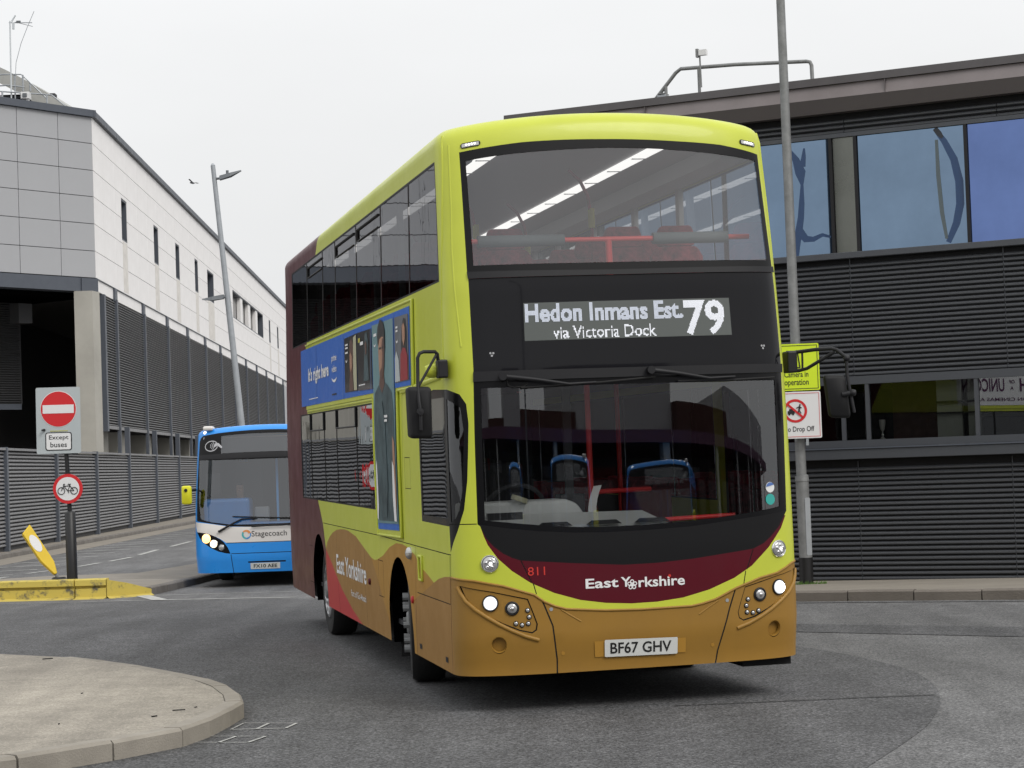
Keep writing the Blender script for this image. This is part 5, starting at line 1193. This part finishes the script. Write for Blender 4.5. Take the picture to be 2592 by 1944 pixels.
# driver's side mirror (back of the head faces us)
rounded_plate([(-1.562, .14, 2.33), (-1.40, .11, 2.325), (-1.405, .10, 1.958), (-1.558, .13, 1.965)], (-.02, .11, 0), 'mirror_head', 'mirror_plastic', ML, .016)
MB().tube([(-1.30, .25, 2.44), (-1.328, .232, 2.52), (-1.334, .218, 2.556), (-1.35, .212, 2.572), (-1.44, .17, 2.573), (-1.47, .162, 2.562), (-1.486, .16, 2.53), (-1.493, .15, 2.33), (-1.496, .11, 2.24), (-1.49, .095, 2.15), (-1.49, .10, 2.02)], .013, 8).build('mirror_arm', 'black_trim', ML, smooth=60)
MB().tube([(-1.342, .212, 2.55), (-1.489, .158, 2.325)], .010, 8).build('mirror_brace', 'black_trim', ML, smooth=60)
MB().box((-1.335, .20, 2.385), (-1.262, .31, 2.515)).build('mirror_bracket', 'black_trim', ML, bevel=.012)
MB().lathe([(.0, -.02), (.024, -.018), (.026, .0), (.022, .03), (0, .035)], 14, Matrix.Translation((-1.493, .09, 2.15)) @ Matrix.Rotation(radians(90), 4, 'Z')).build('mirror_knob', 'black_trim', ML, smooth=50)
MB().lathe([(.0, -.05), (.035, -.045), (.05, -.01), (.05, .03), (0, .035)], 16, Matrix.Translation((-1.365, .32, 2.44))).build('mirror_boot', 'lime', ML, smooth=50)
MR = bpy.data.objects.new('mirror', None); COL.objects.link(MR); MR.parent = BUS
rounded_plate([(1.505, .10, 2.312), (1.665, .07, 2.302), (1.69, .06, 1.985), (1.535, .09, 1.995)], (.02, .11, 0), 'mirror_head', 'mirror_plastic', MR, .02)
MB().tube([(1.33, .40, 2.492), (1.381, .364, 2.49), (1.5, .26, 2.502), (1.60, .172, 2.503), (1.63, .146, 2.492), (1.682, .094, 2.432)], .014, 8).build('mirror_arm', 'black_trim', MR, smooth=60)
MB().tube([(1.34, .39, 2.354), (1.40, .345, 2.353), (1.45, .30, 2.366), (1.62, .155, 2.478)], .013, 8).build('mirror_brace', 'black_trim', MR, smooth=60); MB().tube([(1.426, .32, 2.485), (1.423, .32, 2.36)], .008, 6).build('mirror_brace', 'black_trim', MR)
MB().box((1.315, .33, 2.34), (1.392, .46, 2.5)).build('mirror_bracket', 'black_trim', MR, bevel=.012)
MB().tube([(1.683, .094, 2.44), (1.681, .09, 2.30), (1.69, .068, 2.18), (1.713, .06, 2.025)], .013, 8).build('mirror_rod', 'black_trim', MR, smooth=60)
for c, r in (((1.684, .092, 2.425), .026), ((1.705, .05, 2.17), .026)):
    MB().lathe([(0, -r), (r * .8, -r * .7), (r, 0), (r * .8, r * .7), (0, r)], 14, Matrix.Translation(c)).build('mirror_knob', 'black_trim', MR, smooth=60)
MB().tube([(1.705, .055, 2.17), (1.63, .075, 2.16)], .02, 8).build('mirror_mount', 'black_trim', MR, smooth=60)
# wheels
yf, yr = D.plan(fa)[1], D.plan(ra)[1]
for sx, y0, st in ((-1, yf, radians(-9)), (1, yf, radians(-9)), (-1, yr, 0), (1, yr, 0)):
    wheel(BUS, sx * 1.07, y0, .485 - y0 * .0109 + sx * -.0078 * 1.07, .485, .285, sx, st, proud=1.34 if y0 < 5 else 1.02)
inner('axle', (-1.0, yf - .08, .35), (1.0, yf + .08, .5), 'chassis'); inner('axle', (-1.0, yr - .08, .35), (1.0, yr + .08, .5), 'chassis')

# ================================================================ the blue single decker
SB = SINGLE
COACH = empty('single_deck_bus', mw=Matrix.Translation((-4.387, 37.1, -.215)) @ Matrix.Rotation(.03204, 4, 'Z'))
tag(COACH, 'blue and white single deck bus with lit headlamps waiting behind the yellow bus', 'bus')
R = []
sym = lambda left: left + [(-s, v) for s, v in left[::-1]]
lamp_l = [(-1.284, .975), (-1.16, .968), (-1.049, .948), (-.96, .92), (-.882, .886), (-.80, .84), (-.744, .79), (-.68, .70), (-.632, .588), (-.72, .598), (-.848, .632), (-.95, .68), (-1.055, .742), (-1.15, .815), (-1.208, .875)]
add('front_band', sym([(-1.346, 1.153), (-1.14, 1.135), (-.939, 1.11), (-.64, 1.058), (-.3, 1.045)]) + sym([(-1.284, .98), (-1.049, .95), (-.882, .889), (-.80, .845), (-.705, .779), (-.3, .768)])[::-1], 'coach_white')
add('windscreen_frame', sym([(-.3, 1.045), (-.64, 1.064), (-.939, 1.115), (-1.28, 1.168), (-1.29, 1.9), (-1.275, 2.56), (-1.24, 2.62), (-1.18, 2.655), (-.873, 2.665), (-.249, 2.668)]), 'black_satin')
add('windscreen', sym([(-.3, 1.09), (-.601, 1.095), (-.939, 1.142), (-1.206, 1.205), (-1.24, 1.7), (-1.256, 2.235), (-.4, 2.222)]), 'blue_ws_glass', -.004)
add('destination_glass', rect(-.81, .81, 2.33, 2.61), 'blue_ws_glass', -.004)
add('screen_bar', rect(-1.26, 1.26, 2.24, 2.325), 'black_trim', .01)
for sg in (1, -1): add('headlamp_unit', [(s * sg, v) for s, v in lamp_l], 'black_gloss', -.004)
for a, b in (((-.625, .575), (-.595, .24)), ((.625, .575), (.595, .24)), ((-.70, .775), (.70, .775)), ((-.62, .588), (.62, .588))): seam_line(a, b, .012)
add('bumper_slot', rect(-.33, .33, .418, .445), 'chassis', -.006)
for sg in (-1, 1): add('side_window', rect(2.0, 9.3, 1.25, 2.35) if sg > 0 else rect(-9.3, -2.0, 1.25, 2.35), 'side_glass', -.003)
for c in (-2.95, 2.95, -7.9, 7.9): add('wheel_arch', [(c - .55, .1), (c - .55, .42)] + arc_pts(c, .42, .55, 180, 0, 14) + [(c + .55, .42), (c + .55, .1)], None)
skin_regions(SB, COACH, R, .255, 2.8, ('body_panel', 'coach_blue'), 1.5)
roof_cap(SB, COACH, 'roof', 'coach_blue_light')
cin = lambda name, a, b, m, bevel=0.: MB().box(a, b).build(name, m, COACH, bevel=bevel)
for sg in (-1, 1):
    lm = skin_disc(SB, COACH, 'indicator_lamp', sg * 1.07, .862, .068, 'amber_on', .0, .03, 20, dome=.02); skin_disc(SB, COACH, 'headlamp', sg * .93, .766, .058, 'warm_on', .0, .03, 20, dome=.02); skin_ring(SB, COACH, 'lamp_ring', sg * 1.07, .862, .068, .082, 'amber_on', -.004, .008, 20); skin_disc(SB, COACH, 'spot_lamp', sg * .79, .703, .045, 'lens', .0, .03, 18, dome=.012)
    skin_ring(SB, COACH, 'lamp_ring', sg * .93, .766, .058, .072, 'chrome', -.004, .01, 20); skin_ring(SB, COACH, 'lamp_ring', sg * .79, .703, .045, .056, 'chrome', -.004, .01, 20)
    skin_disc(SB, COACH, 'roof_marker_lamp', sg * 1.15, 2.71, .03, 'drl_on', .0, .02, 14, dome=.02)
cin('chassis', (-1.1, .3, .27), (1.1, 9.4, .325), 'chassis'); cin('floor', (-1.15, .4, .33), (1.15, 9.4, .37), 'interior_dark'); cin('ceiling', (-1.1, .5, 2.60), (1.1, 9.4, 2.64), 'interior_grey'); cin('rear_wall', (-1.15, 9.3, .37), (1.15, 9.35, 2.6), 'interior_dark')
cin('cab_cover', (-1.12, .35, .95), (-.30, .95, 1.55), 'coach_blue', .06); cin('dashboard', (-1.12, .33, .8), (1.12, .80, 1.12), 'coach_blue', .04); cin('cab_pole', (.12, 1.0, .37), (.16, 1.04, 2.6), 'coach_blue_light'); cin('cab_partition', (-1.15, 1.9, .37), (-.2, 1.95, 2.2), 'interior_dark'); cin('route_blind_box', (-.85, .45, 2.28), (.85, .6, 2.62), 'interior_dark')
cin('driver_screen', (-1.06, .36, 1.62), (-.80, .40, 2.0), 'black_trim', .01); cin('ticket_machine', (-.25, .7, 1.12), (.0, .9, 1.38), 'interior_grey', .02)
for y in (2.6, 3.5, 4.4): 
    for x in (-.85, .85): cin('seat', (x - .4, y, .7), (x + .4, y + .15, 1.55), 'interior_dark', .05)
MB().tube([SB.pos(-.83, .974, .03), SB.pos(-.62, 1.09, .05), SB.pos(-.42, 1.185, .05), SB.pos(-.15, 1.195, .04)], [.022, .016, .014, .01], 8).build('wiper_arm', 'black_trim', COACH, smooth=60); MB().tube([SB.pos(-.58, 1.235, .035), SB.pos(0, 1.20, .035), SB.pos(.49, 1.178, .035)], .011, 6).build('wiper_blade', 'rubber', COACH)
MB().tube([SB.pos(.75, 1.02, .03), SB.pos(.3, 1.07, .05), SB.pos(-.25, 1.05, .04)], .014, 8).build('wiper_arm', 'black_trim', COACH, smooth=60)
decal(SB, COACH, 'number_plate', rect(-.29, .23, .306, .412), 'plate_white', .008); skin_text(SB, COACH, 'number_plate_text', 'FX10 AEE', -.235, .178, .328, .390, 'print_black', .012, .015)
skin_text(SB, COACH, 'operator_name', 'Stagecoach', -.255, .36, .845, .972, 'print_black', .004, 0.)
for i, (a0, a1, m) in enumerate(((20, 140, 'ring_orange'), (140, 260, 'ring_teal'), (260, 380, 'ring_blue'))):
    decal(SB, COACH, 'operator_emblem', arc_pts(-.345, .913, .082, a0, a1, 10) + arc_pts(-.345 + .012 * (i - 1), .913, .05, a1, a0, 10), m, .004)
decal(SB, COACH, 'contactless_mark', arc_pts(-.998, 2.462, .13, 0, 350, 20, .09) + arc_pts(-.998, 2.462, .115, 350, 0, 20, .075), 'rim', .004)
for k in range(3): decal(SB, COACH, 'contactless_mark', arc_pts(-1.05, 2.462, .05 + .03 * k, -40, 40, 6) + arc_pts(-1.05, 2.462, .04 + .03 * k, 40, -40, 6), 'rim', .004)
decal(SB, COACH, 'contactless_mark', [(-.95, 2.43), (-.93, 2.50), (-.86, 2.50), (-.78, 2.43), (-.80, 2.41), (-.88, 2.46)], 'rim', .004)
MB().box((-1.10, .45, 2.76), (-.92, .75, 2.84)).build('roof_box', 'coach_white', COACH, bevel=.03)
cm = bpy.data.objects.new('mirror', None); COL.objects.link(cm); cm.parent = COACH
rounded_plate([(-1.47, .12, 1.80), (-1.29, .10, 1.80), (-1.29, .10, 1.47), (-1.47, .12, 1.47)], (0, .12, 0), 'mirror_head', 'mirror_yellow', cm, .03); MB().tube([(-1.34, .16, 1.70), (-1.28, .24, 1.72), (-1.24, .38, 1.72)], .014, 8).build('mirror_arm', 'black_trim', cm, smooth=60)
MB().lathe([(0, -.01), (.03, -.005), (.03, .02), (0, .03)], 12, Matrix.Translation((-1.39, .10, 1.72)) @ Matrix.Rotation(radians(90), 4, 'Z')).build('mirror_knob', 'black_trim', cm, smooth=60)
for sx, y0 in ((-1, 2.85), (1, 2.85), (-1, 7.8), (1, 7.8)): wheel(COACH, sx * 1.0, y0, .46, .46, .27, sx, 0, 8)
# driver at the wheel of the blue bus
def skin_body(name, joints, edges, mats, parent=None, mw=None):
    me = bpy.data.meshes.new(name); me.from_pydata([j[0] for j in joints], edges, [])
    o = bpy.data.objects.new(name, me); COL.objects.link(o)
    o.modifiers.new('skin', 'SKIN'); 
    me.skin_vertices[0].data[0].use_root = True
    for i, j in enumerate(joints): me.skin_vertices[0].data[i].radius = j[1]
    s = o.modifiers.new('sub', 'SUBSURF'); s.levels = 2; s.render_levels = 2
    dg = bpy.context.evaluated_depsgraph_get(); ev = o.evaluated_get(dg); nm = bpy.data.meshes.new_from_object(ev)
    bpy.data.objects.remove(o); nm.name = name
    for m in mats: nm.materials.append(M_(m))
    nm.polygons.foreach_set('use_smooth', [True] * len(nm.polygons))
    return nm
J = [((0, 0, 0), (.16, .13)), ((0, -.02, .22), (.17, .12)), ((0, 0, .44), (.18, .12)), ((0, 0, .55), (.08, .07)), ((0, -.02, .63), (.055, .06)), ((0, -.03, .72), (.075, .095)), ((0, -.03, .82), (.08, .10)), ((0, -.02, .89), (.05, .06)),
     ((-.19, 0, .46), (.07, .07)), ((-.26, -.14, .25), (.055, .055)), ((-.19, -.38, .26), (.042, .042)), ((-.16, -.46, .28), (.035, .03)), ((.19, 0, .46), (.07, .07)), ((.26, -.14, .25), (.055, .055)), ((.19, -.38, .26), (.042, .042)), ((.16, -.46, .28), (.035, .03)),
     ((-.11, -.2, -.04), (.10, .09)), ((-.13, -.45, -.05), (.075, .075)), ((-.13, -.47, -.42), (.05, .055)), ((.11, -.2, -.04), (.10, .09)), ((.13, -.45, -.05), (.075, .075)), ((.13, -.47, -.42), (.05, .055)), ((0, -.13, .765), (.014, .016))]
E_ = [(0, 1), (1, 2), (2, 3), (3, 4), (4, 5), (5, 6), (6, 7), (2, 8), (8, 9), (9, 10), (10, 11), (2, 12), (12, 13), (13, 14), (14, 15), (0, 16), (16, 17), (17, 18), (0, 19), (19, 20), (20, 21), (5, 22)]
bm_ = skin_body('person', J, E_, ['shirt_dark', 'skin', 'ad_hair', 'hi_vis'])
for p in bm_.polygons:
    c = p.center; hand = c.y < -.40 and .2 < c.z < .36
    p.material_index = 1 if (c.z > .60 or hand) else (3 if abs(c.x) < .09 and .30 < c.z < .5 and c.y < -.07 else 0)
    if c.z > .60 and (c.z > .845 or (c.y > .01 and c.z > .70)): p.material_index = 2
drv = link('person', bm_); drv.matrix_basis = Matrix.Translation((-4.387 - .60, 37.1 + 1.32, -.215 + .93)) @ Matrix.Rotation(.03, 4, 'Z')
tag(drv, 'bus driver in dark uniform with a green badge, seated inside the blue bus', 'person')
dseat = empty('driver_seat'); dseat.parent = COACH
MB().box((-.86, 1.15, .75), (-.36, 1.6, .80)).box((-.86, 1.56, .8), (-.36, 1.66, 1.6)).build('seat_shell', 'interior_dark', dseat, bevel=.03); MB().box((-.7, 1.25, .37), (-.5, 1.45, .75)).build('pedestal', 'interior_dark', dseat)

# ================================================================ signs, posts and lamps
I4 = Matrix.Identity(4)
# no-entry sign post on the splitter island
k = .9375
PX, PY = 0., 0.
KS = 35. / 36
FP = Matrix.Translation((-7.366, 35.02, 1.74)) @ Matrix.Scale(KS, 4) @ Matrix.Translation((0, 0, -1.74))
SG = empty('sign_post', (-7.366, 35.02, .14)); tag(SG, 'black signpost on the yellow kerbed island with no entry and no cycling signs', 'signpost')
MB().tube([(PX + .01, PY, .02), (PX, PY, 1.20), (PX - .003, PY, 1.23)], [.092, .092, .06], 16).build('base_sleeve', 'post_black', SG, True, FP, smooth=50)
MB().tube([(PX - .003, PY, 1.20), (PX - .035, PY, 2.25)], .038, 12).build('pole', 'post_black', SG, True, FP, smooth=50)
FZ = FP @ Matrix.Translation((PX, PY - .06, 0)) @ Matrix.Rotation(radians(.4), 4, 'Y')
def plate_(name, poly, m, parent, d0, d1, frame=FZ): return MB().prism(poly, -d1, -d0).build(name, m, parent, True, frame)
def rrect(x0, x1, z0, z1, r): return arc_pts(x1 - r, z1 - r, r, 0, 90, 5) + arc_pts(x0 + r, z1 - r, r, 90, 180, 5) + arc_pts(x0 + r, z0 + r, r, 180, 270, 5) + arc_pts(x1 - r, z0 + r, r, 270, 360, 5)
bgp = plate_('sign_board', rrect(-.535, .215, 2.21, 3.335, .03), 'sign_grey', SG, 0, .02)
cx, cz = -.155, 2.965
plate_('sign_disc', arc_pts(cx, cz, .308, 0, 352, 44), 'sign_white', SG, .022, .024); plate_('sign_disc', arc_pts(cx, cz, .298, 0, 352, 44), 'sign_red', SG, .026, .028); plate_('sign_bar', rect(cx - .265, cx + .265, cz - .072, cz + .072), 'sign_white', SG, .030, .032)
ex = plate_('sub_plate', rrect(-.385, .065, 2.262, 2.572, .04), 'paint_black', SG, .022, .024); plate_('sub_plate', rrect(-.368, .048, 2.278, 2.556, .03), 'sign_white', SG, .026, .028)
flat_text('sign_text', 'Except', (-.322, .008, 2.428, 2.522), FZ, 'paint_black', SG, .030, .01); flat_text('sign_text', 'buses', (-.30, -.02, 2.318, 2.405), FZ, 'paint_black', SG, .030, .01)
MB().tube([(-.40, -.03, 2.615), (-.42, -.12, 2.61)], [.025, .012], 8).build('sign_lamp', 'paint_black', SG, True, FZ); plate_('clip', rect(-.30, -.0, 2.588, 2.600), 'pole_yellow', SG, .022, .026)
cx, cz = -.022, 1.61
plate_('sign_disc', arc_pts(cx, cz, .252, 0, 352, 44), 'sign_red', SG, .0, .02); plate_('sign_disc', arc_pts(cx, cz, .198, 0, 352, 44), 'sign_white', SG, .022, .024)
bike = MB(); T = lambda x, z: (cx + x, -.030, cz + z)
for wx in (-.108, .108): bike.tube([T(wx + .058 * cos(t), -.035 + .058 * sin(t)) for t in [2 * pi * i / 20 for i in range(21)]], .0065, 5)
for a, b in (((-.108, -.035), (-.062, .055)), ((-.062, .055), (-.072, .078)), ((-.072, .078), (-.045, .082)), ((-.062, .045), (.04, .05)), ((.04, .05), (-.0, -.03)), ((-.06, .04), (0, -.03)), ((0, -.03), (.108, -.035)), ((.108, -.035), (.04, .05)), ((.04, .05), (.03, .075)), ((.005, .078), (.055, .078)), ((0, -.03), (.02, -.07)), ((-.062, .078), (-.055, .04))): bike.tube([T(*a), T(*b)], .0065, 5)
bike.build('bicycle_symbol', 'paint_black', SG, True, I4 if False else FZ)

# leaning yellow bollard
BO = empty('leaning_bollard', (-7.575, 35.03, .135)); tag(BO, 'yellow flexible bollard with a white oval, leaning over on the island', 'bollard')
FB = Matrix.Translation((-7.575, 35.03, .135)) @ Matrix.Scale(KS, 4) @ Matrix.Rotation(radians(-32), 4, 'Y') @ Matrix.Rotation(radians(25), 4, 'Z')
MB().prism([(-.105, .98), (.085, 1.05), (.085, .30), (.02, .10), (-.03, .10), (-.105, .42)], -.05, .08).build('body', 'bollard_yellow', BO, True, FB, bevel=.015)
MB().prism(arc_pts(-.012, .72, .075, 0, 350, 24, .165), -.056, -.052).build('reflector', 'sign_white', BO, True, FB)
MB().tube([(-.005, .01, -.0), (0, .01, .14)], .03, 8).build('spring_stem', 'galvanised_dark', BO, True, FB); MB().tube([(-7.575, 35.03, .135), (-7.575, 35.03, .165)], [.13, .10], 18).build('foot', 'post_black', BO, True, I4)
# leaning street lamp behind the blue bus
LLx, LLy = -7.62, 60.
LA = empty('street_lamp', (LLx + .18, LLy, -.2)); tag(LA, 'tall leaning grey street lamp with two heads behind the blue bus', 'street lamp')
lb = Vector((-7.42, 60, -.215)); lt = Vector((-8.29, 60, 10.56)); at_ = lambda t: lb + (lt - lb) * t
MB().tube([at_(0), at_(.14), at_(.141), at_(.6), at_(1)], [.115, .115, .095, .085, .065], 16).build('column', 'galvanised', LA, True, I4, smooth=40)
MB().tube([at_(1), at_(1.006)], [.07, .03], 12).build('cap', 'galvanised', LA, True, I4)
a1 = at_(.965); MB().tube([a1, a1 + Vector((.18, -.05, .0))], .035, 8).build('bracket', 'lamp_grey', LA, True, I4)
def lamp_head(p, dx, dz, name='lamp_head'):
    o = MB().add([(p.x, p.y - .12, p.z - .05), (p.x + dx * .5, p.y - .14, p.z + dz * .5 - .06), (p.x + dx, p.y - .05, p.z + dz), (p.x + dx, p.y + .05, p.z + dz), (p.x + dx * .5, p.y + .14, p.z + dz * .5 - .06), (p.x, p.y + .12, p.z - .05),
                  (p.x, p.y - .08, p.z + .07), (p.x + dx * .5, p.y - .09, p.z + dz * .5 + .05), (p.x + dx * .98, p.y, p.z + dz + .03), (p.x + dx * .5, p.y + .09, p.z + dz * .5 + .05), (p.x, p.y + .08, p.z + .07)],
                 [(0, 1, 2, 3, 4, 5), (0, 1, 7, 6), (1, 2, 8, 7), (3, 4, 9, 8), (4, 5, 10, 9), (6, 7, 8, 9, 10), (0, 6, 10, 5), (2, 3, 8)]).build(name, 'lamp_grey', LA, True, I4); return o
lamp_head(a1 + Vector((.16, -.05, .0)), .62, .19); MB().tube([a1 + Vector((.38, -.05, .1)), a1 + Vector((.38, -.05, .22))], .04, 8).build('sensor', 'lamp_grey', LA, True, I4)
a2 = at_(.651); MB().tube([a2, a2 - Vector((.12, .05, 0))], .035, 8).build('bracket', 'lamp_grey', LA, True, I4); lamp_head(a2 + Vector((-.1, -.05, 0)), -.62, -.06)

# right-hand lamp column with two signs
CP = empty('lamp_column', (3.80, 28.1, .05)); tag(CP, 'tall grey lamp column with black painted foot on the pavement right of the yellow bus', 'lamp column')
MB().tube([(3.80, 28.1, -.02), (3.804, 28.1, .39)], .093, 20).build('painted_foot', 'post_black', CP, True, I4, smooth=50)
MB().tube([(3.804, 28.1, .39), (3.795, 28.1, 1.40)], .087, 20).build('base_column', 'galvanised_dark', CP, True, I4, smooth=50); MB().tube([(3.795, 28.1, 1.40), (3.793, 28.1, 1.47), (3.79, 28.1, 1.48)], [.094, .09, .06], 20).build('collar', 'galvanised_dark', CP, True, I4, smooth=50)
MB().tube([(3.79, 28.1, 1.46), (3.775, 28.1, 4), (3.765, 28.1, 7.83), (3.75, 28.1, 9.2)], [.068, .065, .057, .052], 18).build('shaft', 'galvanised_dark', CP, True, I4, smooth=50)
MB().prism(rrect(-.02, .055, .42, 1.18, .02), -.093, -.07).build('access_door', 'galvanised', CP, True, Matrix.Translation((3.80, 28.1, 0)) @ Matrix.Rotation(radians(18), 4, 'Z'))
FA = Matrix.Translation((3.80, 27.96, 0)) @ Matrix.Rotation(radians(-6), 4, 'Z')
SA = empty('camera_sign', (3.79, 27.95, 2.59)); tag(SA, 'fluorescent yellow camera warning sign fixed to the lamp column', 'sign')
pl = lambda name, poly, m, parent, d0, d1: MB().prism(poly, -d1, -d0).build(name, m, parent, True, FA)
pl('board', rrect(-.26, .262, 2.597, 3.215, .02), 'sign_yellow', SA, .0, .008)
for a in (rect(-.24, .242, 3.187, 3.195), rect(-.24, .242, 2.617, 2.625), rect(-.24, -.232, 2.625, 3.187), rect(.234, .242, 2.625, 3.187)): pl('border', a, 'paint_black', SA, .009, .011)
flat_text('sign_text', 'Camera in', (-.20, .115, 2.775, 2.85), FA, 'paint_black', SA, .011, .008); flat_text('sign_text', 'operation', (-.20, .115, 2.645, 2.745), FA, 'paint_black', SA, .011, .008)
tri = MB()
for a, b in (((-.18, 2.90), (0, 3.13)), ((0, 3.13), (.03, 2.90)), ((.03, 2.90), (-.18, 2.90))): tri.tube([(a[0] - .02, -.014, a[1]), (b[0] - .02, -.014, b[1])], .008, 5)
tri.build('warning_symbol', 'paint_black', SA, True, FA)
SN = empty('drop_off_sign', (3.79, 27.95, 1.96)); tag(SN, 'white no drop off sign below the yellow camera sign on the lamp column', 'sign')
pl('board', rrect(-.27, .262, 1.965, 2.582, .02), 'sign_white', SN, .0, .008)
for a in (rect(-.25, .242, 2.556, 2.562), rect(-.25, .242, 1.985, 1.991), rect(-.25, -.244, 1.99, 2.556), rect(.236, .242, 1.99, 2.556)): pl('border', a, 'sign_red', SN, .009, .011)
cc_ = (-.075, 2.33); ringp = arc_pts(*cc_, .155, 0, 360, 40); ringi = arc_pts(*cc_, .122, 360, 0, 40); rg = MB(); n = 41
rg.add([(x, -.012, z) for x, z in ringp] + [(x, -.012, z) for x, z in arc_pts(*cc_, .122, 0, 360, 40)], [(i, i + 1, n + i + 1, n + i) for i in range(40)]); rg.build('prohibition_ring', 'sign_red', SN, True, FA)
pl('prohibition_bar', [(cc_[0] - .105, cc_[1] + .075), (cc_[0] - .085, cc_[1] + .095), (cc_[0] + .105, cc_[1] - .075), (cc_[0] + .085, cc_[1] - .095)], 'sign_red', SN, .016, .018)
fig = MB(); h0 = (cc_[0] + .055, cc_[1] + .04)
fig.disc((h0[0] + .008, -.0135, h0[1] + .035), .012, (0, -1, 0), n=12)
for a, b, w in (((.005, .02), (-.005, -.03), .010), ((-.005, -.03), (.02, -.075), .007), ((-.005, -.03), (-.025, -.07), .007), ((.005, .015), (.03, -.005), .006), ((.0, .015), (-.04, -.005), .006)): fig.tube([(h0[0] + a[0], -.0145, h0[1] + a[1]), (h0[0] + b[0], -.0145, h0[1] + b[1])], w, 5)
fig.box((cc_[0] - .10, -.0145, cc_[1] - .04), (cc_[0] - .01, -.0125, cc_[1] + .0)); fig.box((cc_[0] - .08, -.0145, cc_[1] + .0), (cc_[0] - .03, -.0125, cc_[1] + .025))
for x in (-.08, -.03): fig.disc((cc_[0] + x, -.0135, cc_[1] - .045), .013, (0, -1, 0), n=10)
fig.build('drop_off_symbol', 'paint_black', SN, True, FA)
flat_text('sign_text', 'No Drop Off', (-.235, .165, 2.035, 2.125), FA, 'paint_black', SN, .011, .008)
pl('clip', rect(.05, .085, 1.87, 1.96), 'galvanised', SN, .0, .02)
# tuft of grass at the column foot
gr = MB()
for i in range(160):
    a = random.uniform(-.2, .25); b = random.uniform(-.2, -.1); x, y = 3.8 + a, 28.1 + b * .9; h_ = random.uniform(.02, .06); t = random.uniform(-.03, .03)
    gr.add([(x - .004, y, .04), (x + .004, y, .04), (x + t, y + t, .04 + h_)], [(0, 1, 2)])
tag(gr.build('grass_tuft', 'grass_green'), 'small tuft of grass at the foot of the lamp column', 'grass', kind='stuff')
# gull
GU = empty('gull', (-8.88, 60, 10.1)); tag(GU, 'small gull in flight against the sky left of the leaning lamp', 'bird')
FG = Matrix.Translation((-8.88, 60, 10.1)) @ Matrix.Scale(.62, 4)
MB().tube([(-.13, 0, -.01), (-.07, 0, .0), (.02, 0, -.03), (.10, 0, -.04)], [.015, .05, .045, .01], 8).build('body', 'gull_grey', GU, True, FG, smooth=60)
MB().add([(-.06, 0, .01), (.04, 0, -.01), (-.10, -.2, .14), (-.16, -.25, .12), (-.12, -.1, .07)], [(0, 1, 2, 3, 4)]).build('wing', 'gull_grey', GU, True, FG); MB().add([(-.05, 0, .01), (.04, 0, -.01), (.16, .3, -.02), (.24, .35, .0), (.15, .2, .03)], [(0, 1, 2, 3, 4)]).build('wing', 'gull_white', GU, True, FG)

# bus station concourse across the road behind the viewer, seen only as reflections in the windscreens
CB = empty('bus_station', (0, -14, 0)); tag(CB, 'long bus station concourse with purple canopy, mirrored in the yellow bus windscreen', 'building')
cb = lambda name, a, b, m: piece(name, I4, a, b, m, CB)
cb('wall', (-60, -24, 0), (60, -23, 3.5), 'concourse_dark'); cb('canopy', (-60, -24, 3.5), (60, -15, 3.8), 'canopy_purple')
for i, (x0_, x1_, zt_) in enumerate(((-60, -20, 4.6), (-20, -4, 5.4), (-4, 3, 4.3), (3, 7.5, 6.6), (7.5, 16, 4.5), (16, 21, 7.4), (21, 30, 4.8), (30, 60, 5.6))): cb('roof', (x0_, -30, 3.8), (x1_, -19 - .4 * (i % 3), zt_), 'concourse_grey' if i % 2 else 'room_brick'); cb('plinth', (-60, -23, 0), (60, -22.7, .9), 'concourse_grey')
for i in range(-9, 10): cb('column', (i * 6 - .2, -15.6, 0), (i * 6 + .2, -15.2, 3.5), 'concourse_grey')
for i in range(-18, 18): cb('glazing_panel', (i * 3 + .3, -22.95, 1.2), (i * 3 + 2.6, -22.9, 2.9), dark_glass); cb('wall_sign', (i * 3 + .5, -22.9, 2.95), (i * 3 + 1.6 + (i * 7 % 5) * .2, -22.85, 3.25), ('sign_white', 'ad_cream', 'sign_red', 'sign_grey')[i * 5 % 4])
# lamp post on the near side of the road behind the viewer: its curve shows in the bus glass
RL = empty('lamp_post', (6.2, -9, 0)); tag(RL, 'dark curved lamp post mirrored as a thin line in the yellow bus windscreens', 'lamp post')
MB().tube([(6.2, -9, 0), (6.2, -9, 9.5), (6.1, -9, 10.6), (5.7, -9, 11.5), (5.0, -9, 12.0)], [.11, .085, .08, .07, .06], 12).build('column', 'lamp_grey', RL, True, I4, smooth=60)
MB().add([(5.05, -9.12, 11.95), (4.3, -9.14, 12.15), (4.0, -9, 12.25), (4.3, -8.86, 12.15), (5.05, -8.88, 11.95), (4.6, -9, 12.3)], [(0, 1, 2, 3, 4), (0, 1, 5), (1, 2, 5), (2, 3, 5), (3, 4, 5), (4, 0, 5)]).build('lamp_head', 'lamp_grey', RL, True, I4)

def copy_tree(o, parent=None):
    c = o.copy(); COL.objects.link(c)
    if parent is not None: c.parent = parent
    for ch in list(o.children): copy_tree(ch, c)
    return c
# buses parked across the road behind the viewer: they show only as dim shapes in the yellow bus windscreen
for (x, y, a, lab) in ((9.4, -6.5, pi + .42, 'parked blue bus mirrored in the middle of the yellow bus windscreen'), (4.2, -11.5, pi + .25, 'parked blue bus mirrored at the left of the yellow bus windscreen'), (14.5, -9.0, pi + .6, 'parked blue bus mirrored at the right of the yellow bus windscreen')):
    c = copy_tree(COACH); c.matrix_basis = Matrix.Translation((x, y, 0)) @ Matrix.Rotation(a, 4, 'Z'); tag(c, lab, 'bus', 'buses parked behind the viewer')
